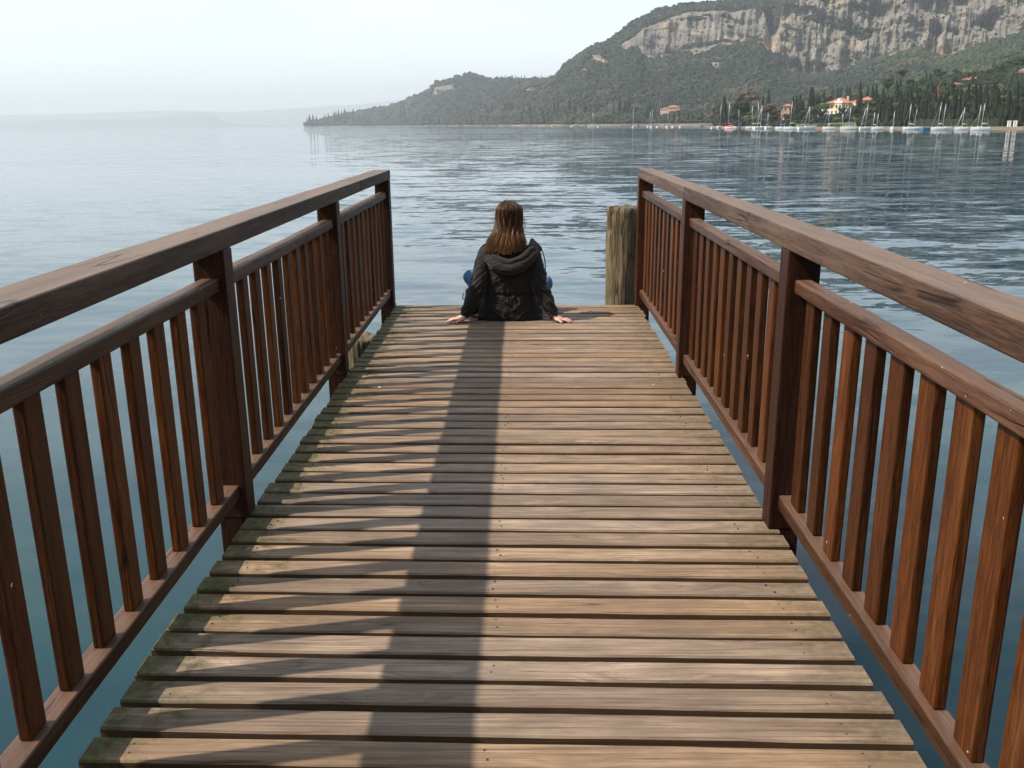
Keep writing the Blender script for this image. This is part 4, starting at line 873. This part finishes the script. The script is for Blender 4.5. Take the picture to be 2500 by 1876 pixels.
# far headland: lone cypresses by the water, up the slope and in a row along the crest
def hz(x, y): return hill_z(x, y)
hl = lambda a: (lambda d: d)(0)
for i, (u, v) in enumerate([(749,288),(755,279.5),(763.5,279.5),(772,283),(776,296),(793,280),(801,276),(815,273),(820,272),(826,268),(833,270),(841,265),(846,272),(862,266)]):
    Y = np.interp(az(u), HA, HD[1])+25+i*2; cypress(u, v, Y, 'tiny dark cypress in the cluster at the tip of the far headland', 'cypresses at the tip of the headland', 1.7, gz=hz)
for i, u in enumerate(np.arange(1213, 1352, 5.6)):
    uu = u+rr.uniform(-2, 2); Y = np.interp(az(uu), HA, HD[7])*.985; cypress(uu, 184+rr.uniform(-2.5, 6), Y, 'tiny cypress in the row along the skyline of the far headland', 'skyline row of cypresses', 1.1, gz=hz)
for u, v in [(1066,202),(1072,200),(1079,198),(1090,195),(1105,191),(1113,189),(1121,187),(1133,183),(1012,241),(1021,236),(1034,230),(1048,223),(1054,218),(1000,247)]:
    Y = np.interp(az(u), HA, HD[7])*.99; cypress(u, v, Y, 'tiny cypress on the rising crest of the far headland', 'cypresses on the headland crest', 1.2, gz=hz)
for u, vb, h in [(985,262,13),(977,268,8),(875,292,14),(893,290,12),(902,288,12),(880,300,12),(1018,290,14),(1010,293,12),(1034,301,15),(1047,300,16),(1071,296,14),(1096,301,16),(1110,303,12),(1138,302,15),(1151,300,14),(1190,299,20),(1207,301,17),(1226,301,16),(1273,299,24),(1328,298,18),(1200,262,14),(1187,262,10),(1232,260,13),(1238,260,14),(1245,260,12),(1250,258,12),(1279,266,12),(1294,266,16),(1293,270,20),(1325,284,18),(1353,270,20),(1362,262,18),(1391,265,28),(1388,268,22),(1402,270,20),(1428,272,20),(1511,275,30),(1515,272,32),(1525,280,34),(1531,278,32),(1537,276,32),(1586,287,38),(1580,290,30),(1498,280,22),(1647,300,22),(1658,300,26),(1668,301,20),(1680,300,28),(1690,298,22),(1625,262,20),(1634,262,22),(1642,262,20),(1650,264,22),(1660,264,20),(1670,266,20),(1715,296,26)]:
    S_ = np.interp(az(u), HA, HD[1]); Y3 = np.interp(az(u), HA, HD[4]); Y = S_ + (Y3-S_)*min(1, max(.12, (303-vb)/46)); x, y, _z = at(u, vb, Y); z = hz(x, y); vv = None
    t0 = at(u, vb-h, Y)[2]; t1 = z+ h*Y/CAM_F; r = cypress(u, vb-h, Y, 'slim cypress on the lower slope across the bay', 'cypresses scattered on the far slope', 1.2, gz=hz)
    if t0 < t1-1: 
        for c in r.children: c.scale = (c.scale[0], c.scale[1], max(3, t1-z))

# ------------------------------------------------------------ houses
def hip_roof(B, x0, x1, y0, y1, z, h, ov=.5):
    x0 -= ov; x1 += ov; y0 -= ov; y1 += ov; w = min(x1-x0, y1-y0)/2
    if x1-x0 >= y1-y0: r0, r1 = (x0+w, (y0+y1)/2, z+h), (x1-w, (y0+y1)/2, z+h)
    else: r0, r1 = ((x0+x1)/2, y0+w, z+h), ((x0+x1)/2, y1-w, z+h)
    v = [(x0,y0,z),(x1,y0,z),(x1,y1,z),(x0,y1,z), r0, r1, (x0,y0,z-.18),(x1,y0,z-.18),(x1,y1,z-.18),(x0,y1,z-.18)]
    if x1-x0 >= y1-y0: f = [(0,1,5,4),(1,2,5),(2,3,4,5),(3,0,4)]
    else: f = [(0,1,4),(1,2,5,4),(2,3,5),(3,0,4,5)]
    B.add(v, f+[(6,7,1,0),(7,8,2,1),(8,9,3,2),(9,6,0,3),(9,8,7,6)])
def sub(name, B, mat, root, bev=0):
    return link(name, B.mesh(name, mat, bev), root)
def windows(root, face, xs, zs, w, h, y, arch=False):
    """face 'y': front wall at local y, 'x': side wall at local x"""
    for z in zs:
        for x in xs:
            B = MB(); g = MB()
            if face == 'y': B.box((x-w/2-.12, y-.07, z-.12), (x+w/2+.12, y+.05, z+h+.12)); g.box((x-w/2, y-.10, z), (x+w/2, y-.075, z+h))
            else: B.box((y-.05, x-w/2-.12, z-.12), (y+.07, x+w/2+.12, z+h+.12)); g.box((y+.075, x-w/2, z), (y+.10, x+w/2, z+h))
            f = sub('window', B, M_white, root); g_ = sub('pane', g, M_glass, f)
def villa():
    x, y, z = at(2051, 284, 415); zb = bank_z(x, y)
    root = empty('villa', (x, y, zb), 'large cream villa with red hipped roof, corner tower and white terrace above the moorings', 'villa', None, R(-32)); s = 415/CAM_F
    top = at(2051, 252, 415)[2] - zb; rf = at(2060, 238, 415)[2]-zb - top
    B = MB(); B.box((-5.2, -3, -2), (3.9, 7.5, top)); sub('wall', B, M_wall, root)
    B = MB(); B.box((-1.6, -3.9, -2), (1.3, -3.02, top-.2)); sub('wall', B, M_wall, root)
    B = MB(); hip_roof(B, -5.2, 3.9, -3.2, 7.5, top, rf, .55); r = sub('roof', B, M_roof, root); B = MB(); B.box((1.2, 4.0, top+.6), (2.0, 4.8, top+rf+.6)); sub('chimney', B, M_wall2, r)
    B = MB(); B.box((-1.9, -4.05, top-.1), (1.6, -3.2, top+.75)); B.box((-.7, -3.95, top+.76), (.4, -3.3, top+1.9)); sub('dormer', B, M_white, root)
    B = MB(); B.box((3.92, .5, -2), (7.6, 7.0, top+.1)); sub('wall', B, M_wall, root); B = MB(); hip_roof(B, 3.0, 8.2, .8, 7.0, top+.1, 1.2, .3); sub('roof', B, M_roof, root)
    B = MB(); B.box((7.63, 2.4, -2), (12.0, 7.0, top+1.1)); sub('tower', B, M_wall2, root); B = MB(); hip_roof(B, 7.63, 12.0, 2.4, 7.0, top+1.1, 1.5, .6); sub('tower_roof', B, M_roof, root)
    windows(root, 'y', (-4.3, -2.9, 2.2, 3.2), (top-2.1, top-4.4), .62, 1.15, -3.0); windows(root, 'y', (-.9, .5), (top-2.1, top-4.4), .7, 1.3, -3.9); windows(root, 'x', (-1.2, 2.0, 5.2), (top-2.3,), .8, 1.2, 3.9)
    windows(root, 'y', (5.0, 6.6), (top-2.1, top-4.4), .7, 1.2, .5); windows(root, 'y', (8.8, 10.8), (top-1.4,), .8, 1.2, 2.4)
    B = MB(); B.box((-8.0, -6.0, -2.5), (3.2, -3.95, .35)); 
    for k in range(7): B.box((-7.6+k*1.6, -6.12, -2.4), (-7.3+k*1.6, -6.02, .5))
    B.box((-8.2, -6.2, .36), (3.4, -5.95, .62)); sub('terrace', B, M_white, root)
    B = MB(); B.box((-7.2, -3.6, -1), (-5.23, 1.0, top-2.4)); sub('loggia', B, M_white, root)
villa()
def house(name, u, vt, vb, Y, hw, dep, mat, rot, label, gz=bank_z, roofh=1.2, nx=3, nz=2, cat='house'):
    x, y, z = at(u, vb, Y)
    if gz is hill_z:      # walk up the slope to where the house stands
        k = Y; Y = float(np.interp(az(u), HA, HD[1]))+5
        while Y < 2400 and hill_z(*at(u, vb, Y)[:2]) < at(u, vb, Y)[2]: Y += 4
        hw *= Y/k; dep *= Y/k; roofh *= Y/k; x, y, z = at(u, vb, Y)
    zb = min(gz(x, y), z); H = at(u, vt, Y)[2]-zb; root = empty(name, (x, y, zb), label, cat, None, R(rot))
    B = MB(); B.box((-hw, 0, -1), (hw, dep, H)); sub('wall', B, mat, root); B = MB(); hip_roof(B, -hw, hw, 0, dep, H, roofh, .4); sub('roof', B, M_roof, root)
    windows(root, 'y', [(-hw+hw*2*(k+.5)/nx) for k in range(nx)], [H-1.9-2.3*j for j in range(nz)], .8, 1.2, 0); return root
house('house', 1921, 259, 290, 392, 1.8, 5, M_wall3, -20, 'little orange house half hidden behind the bare brown trees', roofh=.9, nx=2, nz=3)
house('house', 2384, 195, 205, 388, 5.6, 6, M_wall3, -18, 'long salmon house with low red roof showing above the cypress wood', roofh=1.1, nx=7, nz=1)
house('house', 2418, 193, 207, 380, 2.6, 5, M_wall3, -18, 'salmon wing with red gable right of the long house above the wood', roofh=.9, nx=3, nz=1)
house('house', 2332, 205, 214, 372, 2.6, 5, M_wall, -10, 'low cream house half buried in trees left of the long salmon house', roofh=.6, nx=3, nz=1)
house('tower_house', 2499, 172, 215, 352, 2.2, 4, M_white, -25, 'pale tall building cut by the right edge above the cypresses', roofh=.9, nx=2, nz=3, cat='building')
hg = hill_z
house('mansion', 1643, 262, 277, 700, 4.8, 7, M_wall3, -12, 'weathered orange mansion among bare trees on the far shore', hg, 1.3, 5, 2, 'mansion')
house('mansion', 1624, 266, 279, 690, 3.6, 6, M_wall, -12, 'lower yellow wing left of the weathered orange mansion', hg, .9, 4, 2, 'mansion')
house('farmhouse', 1288, 264.5, 269, 1420, 6.0, 7, M_wall3, 0, 'long low tan farmhouse between cypresses on the headland slope', hg, 1.2, 6, 1, 'farmhouse')
house('farmhouse', 1311, 265.5, 268.5, 1390, 3.2, 5, M_white, 0, 'small white hut right of the long low farmhouse', hg, .5, 3, 1, 'hut')
house('farmhouse', 1329, 266.5, 269, 1370, 2.0, 4, M_white, 0, 'tiny white shed farthest right on the headland slope', hg, .4, 2, 1, 'shed')
# clipped hedges and stone gate pillars on the promenade
for i, (u0, u1, off) in enumerate(((2238, 2258, 14), (2262, 2300, 14), (2305, 2345, 15), (2350, 2378, 15), (2385, 2452, 15), (1998, 2022, 13), (2030, 2058, 13))):
    B = MB(); n = 14
    for k in range(n):
        ua = u0+(u1-u0)*k/n; ub = u0+(u1-u0)*(k+1)/n; Y = np.interp(az(ua), SHA, SHD)+off; p = az(ua)*Y; q = az(ub)*Y; z = bank_z(p, Y)
        B.box((p, Y, z-.1), (q-.02, Y+1.4, z+(1.9 if i < 5 else .8)+rr.uniform(-.12, .12)), .05)
    o = link('hedge', B.mesh('hedge', M_hedge, .1)); tag(o, ['short clipped hedge right of the boat with two masts', 'clipped hedge behind the small blue boat', 'clipped hedge behind the pair of tall parallel masts', 'short clipped hedge left of the leaning stay', 'longest clipped hedge beside the stone pillars', 'low hedge on the lawn left of the villa front', 'low hedge on the lawn right of the villa front'][i], 'hedge', 'clipped hedges on the promenade')
for i, u in enumerate((2461.5, 2467, 2476.5, 2482)):
    Y = np.interp(az(u), SHA, SHD)+8; x = az(u)*Y; z = bank_z(x, Y); B = MB(); B.box((x-.14, Y-.15, z-.1), (x+.14, Y+.15, z+1.35)); B.box((x-.18, Y-.19, z+1.353), (x+.18, Y+.19, z+1.48))
    tag(link('stone_pillar', B.mesh('stone_pillar', M_white, .02)), ['leftmost of four white stone pillars on the promenade', 'second from left of four white stone pillars on the promenade', 'third from left of four white stone pillars on the promenade', 'rightmost of four white stone pillars on the promenade'][i], 'pillar', 'stone gate pillars')

# ------------------------------------------------------------ boats at their moorings
def hull_mesh(L, bw, fb, mat):
    n = 14; V = []; F = []
    for i in range(n+1):
        t = i/n; x = -L/2 + L*t; w = bw/2*(math.sin(math.pi*min(1, t*.58+.36))**.8 if t < .98 else .03)*(1 if t < .55 else (1-((t-.55)/.45)**2.2)*.98+.02)
        sh = fb*(1+.28*(2*t-.8)**2); keel = -.22
        V += [(x, -w, sh), (x, -w*.97, .12), (x, -w*.45, keel), (x, 0, keel-.12), (x, w*.45, keel), (x, w*.97, .12), (x, w, sh), (x, w*.6, sh+.05), (x, -w*.6, sh+.05)]
        if i: F += [((i-1)*9+k, (i-1)*9+(k+1) % 9, i*9+(k+1) % 9, i*9+k) for k in range(9)]
    F += [tuple(range(8, -1, -1)), tuple(n*9+k for k in range(9))]
    me = bpy.data.meshes.new('hull'); me.from_pydata(V, [], F); me.materials.append(mat); return me
def boat(u, vw, lpx, label, masts=(), cover=None, hullm=None, rz=None, cabin=True, boom=True, stay=None, name='sailboat', cat='sailboat'):
    x, y = on_water(u, vw)
    if az(u) > SHA[0]: y = min(y, float(np.interp(az(u), SHA, SHD))-4.5); x = az(u)*y
    L = max(3.2, lpx/CAM_F*y*.92); rz = rr.uniform(-.35, .35) + (0 if rr.random() < .5 else math.pi) if rz is None else rz
    root = empty(name, (x, y, WZ), label, cat, 'boats at their moorings', rz); fb = .42+L*.035; bw = L*.30
    link('hull', hull_mesh(L, bw, fb, hullm or M_hull), root)
    if cabin:
        B = MB(); B.add([(-L*.12,-bw*.25,fb),(L*.22,-bw*.17,fb),(L*.22,bw*.17,fb),(-L*.12,bw*.25,fb),(-L*.10,-bw*.21,fb+.30),(L*.15,-bw*.14,fb+.22),(L*.15,bw*.14,fb+.22),(-L*.10,bw*.21,fb+.30)], [(0,3,2,1),(4,5,6,7),(0,1,5,4),(1,2,6,5),(2,3,7,6),(3,0,4,7)])
        c = link('cabin', B.mesh('cabin', M_hull, .04), root); B = MB()
        for s in (-1, 1): B.box((-L*.05, s*bw*.225-.015, fb+.09), (L*.08, s*bw*.225+.015, fb+.2))
        link('cabin_window', B.mesh('cabin_window', M_glass), c)
    Mw = Matrix.Rotation(-rz, 3, 'Z')
    for (ub, vb, ut, vt) in masts:
        pb = Vector(at(ub, vb, y)) - Vector((x, y, WZ)); pt = Vector(at(ut, vt, y)) - Vector((x, y, WZ)); pb.z = min(pb.z, fb+.1) if pb.z > 0 else fb
        pb, pt = Mw @ pb, Mw @ pt; w = .045+.0006*y*.12; B = MB(); B.tube([pb, pt], [w, w*.8], 8); m = link('mast', B.mesh('mast', M_alu, 0, True), root)
        if boom:
            d = Vector((-1, 0, 0)); b0 = pb.lerp(pt, .13); B = MB(); B.tube([b0, b0+d*L*.36+Vector((0,0,.03))], .05, 7); link('boom', B.mesh('boom', M_alu, 0, True), m)
            B = MB(); B.tube([b0+Vector((-.05,0,.12)), b0+d*L*.18+Vector((0,0,.15)), b0+d*L*.34+Vector((0,0,.09))], [.13, .12, .05], 8); link('furled_sail', B.mesh('furled_sail', cover or M_cloth, 0, True), m)
            B = MB()
            for e in ((L*.48, 0, fb), (-L*.48, 0, fb)): B.tube([pt.lerp(pb, .05), e], .012, 4)
            link('stay', B.mesh('stay', M_alu), m); boom = False
    if cover == M_red:
        B = MB(); B.add([(-L*.3,-bw*.4,fb),(L*.3,-bw*.3,fb),(L*.3,bw*.3,fb),(-L*.3,bw*.4,fb),(-L*.28,0,fb+.8),(L*.25,0,fb+.55)], [(0,3,2,1),(0,1,5,4),(2,3,4,5),(1,2,5),(3,0,4)]); link('tarpaulin', B.mesh('tarpaulin', M_red), root)
    return root
boat(1444.5, 311, 17, 'leftmost small sailboat, moored alone off the far shore', [(1447.6,308,1447.9,275)], rz=.2); boat(1545.5, 311, 11, 'small sailboat seen end-on left of the far pair', [(1545.8,308,1546.5,266.5)], rz=1.2)
boat(1581, 311, 9, 'left boat of the far touching pair, with the shorter mast', [(1586.5,308,1588,272.5)], rz=1.3); boat(1591, 311.5, 10, 'right boat of the far touching pair, with the taller mast', [(1590.5,308,1593,268.5)], rz=1.0); boat(1631.5, 311.5, 13.5, 'single sailboat right of the far pair, below the orange mansion', [(1630.5,308,1631,265)], rz=.7)
boat(1756, 312.5, 13, 'small white sailboat closest to the point of the near bank', [(1757.3,308,1761.3,252)], rz=.9); boat(1781.5, 314.5, 24, 'white boat under a red tarpaulin', [(1778,309,1781.6,251)], M_red, rz=2.9, cabin=False); boat(1800, 312.5, 13, 'small low sailboat right of the red-covered boat', [(1803,309,1804,268)], rz=3.0)
boat(1831, 313.5, 17, 'white sailboat left of the leaning mast, below the yellow-green bush', [(1835.8,309,1837,259.5)], rz=3.0); boat(1862, 314.5, 42, 'big white yacht with one strongly leaning mast and one upright', [(1848.5,307,1861.2,256.5), (1856.5,303,1861.5,258)], rz=.05)
boat(1848, 311.5, 16, 'sailboat half hidden behind the yacht with the leaning mast', [(1850.6,305,1851.8,247)], rz=2.8); boat(1878, 312, 14, 'small sailboat with slanted stay right of the big leaning-mast yacht', [(1875,304,1875.4,275)], rz=.5); boat(1906, 313, 14, 'small boat with blue cover left of the tall-masted yacht', [(1906,305,1908.8,269)], M_blue, rz=2.9)
boat(1931, 315.5, 35, 'white yacht with the tall slanting mast in front of the cypress group', [(1928.8,304,1935,247)], rz=3.0); boat(1971, 315, 46, 'long white motor yacht with low cabin and crossed thin masts', [(1974.6,304,1977.5,260.5), (1963,306,1976.8,261)], M_blue, rz=.08)
boat(2024, 315.2, 30, 'low white sailboat moored in front of the villa lawn', [(2021,309,2027.5,258)], rz=3.05); boat(2072, 315, 40, 'white sailboat with blue cover below the villa corner', [(2072,304,2077.6,260), (2057.3,306,2058,278)], M_blue, rz=3.1)
boat(2114, 316.5, 30, 'white sailboat with raised boom and blue wrap right of the villa', [(2113.2,302,2119.5,254.5), (2102,306,2114.5,264)], M_blue, rz=.05); boat(2142, 315.5, 25, 'narrow white sailboat with thin paired masts right of the raised boom', [(2131.5,311,2136,274), (2141,308,2144.5,277)], rz=3.1)
boat(2179.5, 314, 11, 'tiny sailboat with thin mast between the orange buoys and the wood', [(2181.8,306,2184.2,272)], rz=1.1); boat(2221, 317, 33, 'white sailboat left of a pair, its tall mast before the cypress wood', [(2217.8,308,2225,254)], rz=3.05); boat(2243, 315.5, 20, 'shorter sailboat tucked behind the tall-masted one at the wood', [(2231.5,307,2239,266.5)], rz=.1)
boat(2265.5, 315.5, 11, 'small blue rowing boat without mast', (), hullm=M_bluehull, rz=.3, cabin=False, name='rowing_boat', cat='rowing boat'); boat(2290, 317.8, 33, 'left yacht of the overlapping pair with parallel tall masts', [(2289,309,2299,251)], rz=3.1); boat(2311, 317.3, 32, 'right yacht of the overlapping pair with parallel tall masts', [(2301.7,308,2309.8,254)], rz=.06)
boat(2348, 317.5, 29, 'white sailboat with slanted forestay right of the parallel masts', [(2348.5,306,2356.3,261.5), (2337,308,2352,272)], rz=3.1); boat(2394, 318.3, 46, 'rightmost long white yacht with the tallest mast', [(2395.5,308,2405.5,252), (2387,306,2395.5,256)], rz=3.08)
for i, (u, v, m, lab) in enumerate([(1765.5,313.5,M_orange,'orange and white buoy beside the red-covered boat'), (2188.6,316,M_orange,'orange buoy right of the tiny thin-masted sailboat'), (2200,315,M_orange,'small orange buoy closest to the tall-masted boat at the wood'), (1737,314,M_hull,'white buoy left of the near bank point'), (1394,310,M_hull,'white buoy left of the leftmost sailboat'), (1460,310.6,M_hull,'white buoy right of the leftmost sailboat'), (1604,310.8,M_hull,'white buoy right of the far pair of boats'), (1641.5,311,M_hull,'white buoy right of the single far sailboat'), (1659.5,311.2,M_hull,'white buoy farthest right off the far shore'), (1896.5,314.5,M_red,'red buoy left of the blue-covered boat'), (2008,316,M_red,'red buoy at the bow of the low boat before the lawn')]):
    x, y = on_water(u, v); r = .42 if y < 450 else .6; B = MB(); ellip(B, (0, 0, 0), (r, r, r*.8), n=12); B.tube([(0,0,r*.6), (0,0,r*1.3)], r*.15, 6); o = link('buoy', B.mesh('buoy', m, 0, True), None, (x, y, WZ+r*.15)); tag(o, lab, 'buoy', 'mooring buoys')

# ------------------------------------------------------------ haze
B = MB(); B.box((-17000, -1700, -4.6), (17000, 17000, 430)); hm = bpy.data.materials.new('haze'); hm.use_nodes = True; t = hm.node_tree; t.nodes.clear()
vo = t.nodes.new('ShaderNodeVolumePrincipled'); vo.inputs['Color'].default_value = (.84, .93, 1.0, 1); vo.inputs['Density'].default_value = .00015; vo.inputs['Anisotropy'].default_value = .1
ou = t.nodes.new('ShaderNodeOutputMaterial'); t.links.new(vo.outputs[0], ou.inputs['Volume'])
hz_o = link('haze', B.mesh('haze', hm)); tag(hz_o, kind='stuff')
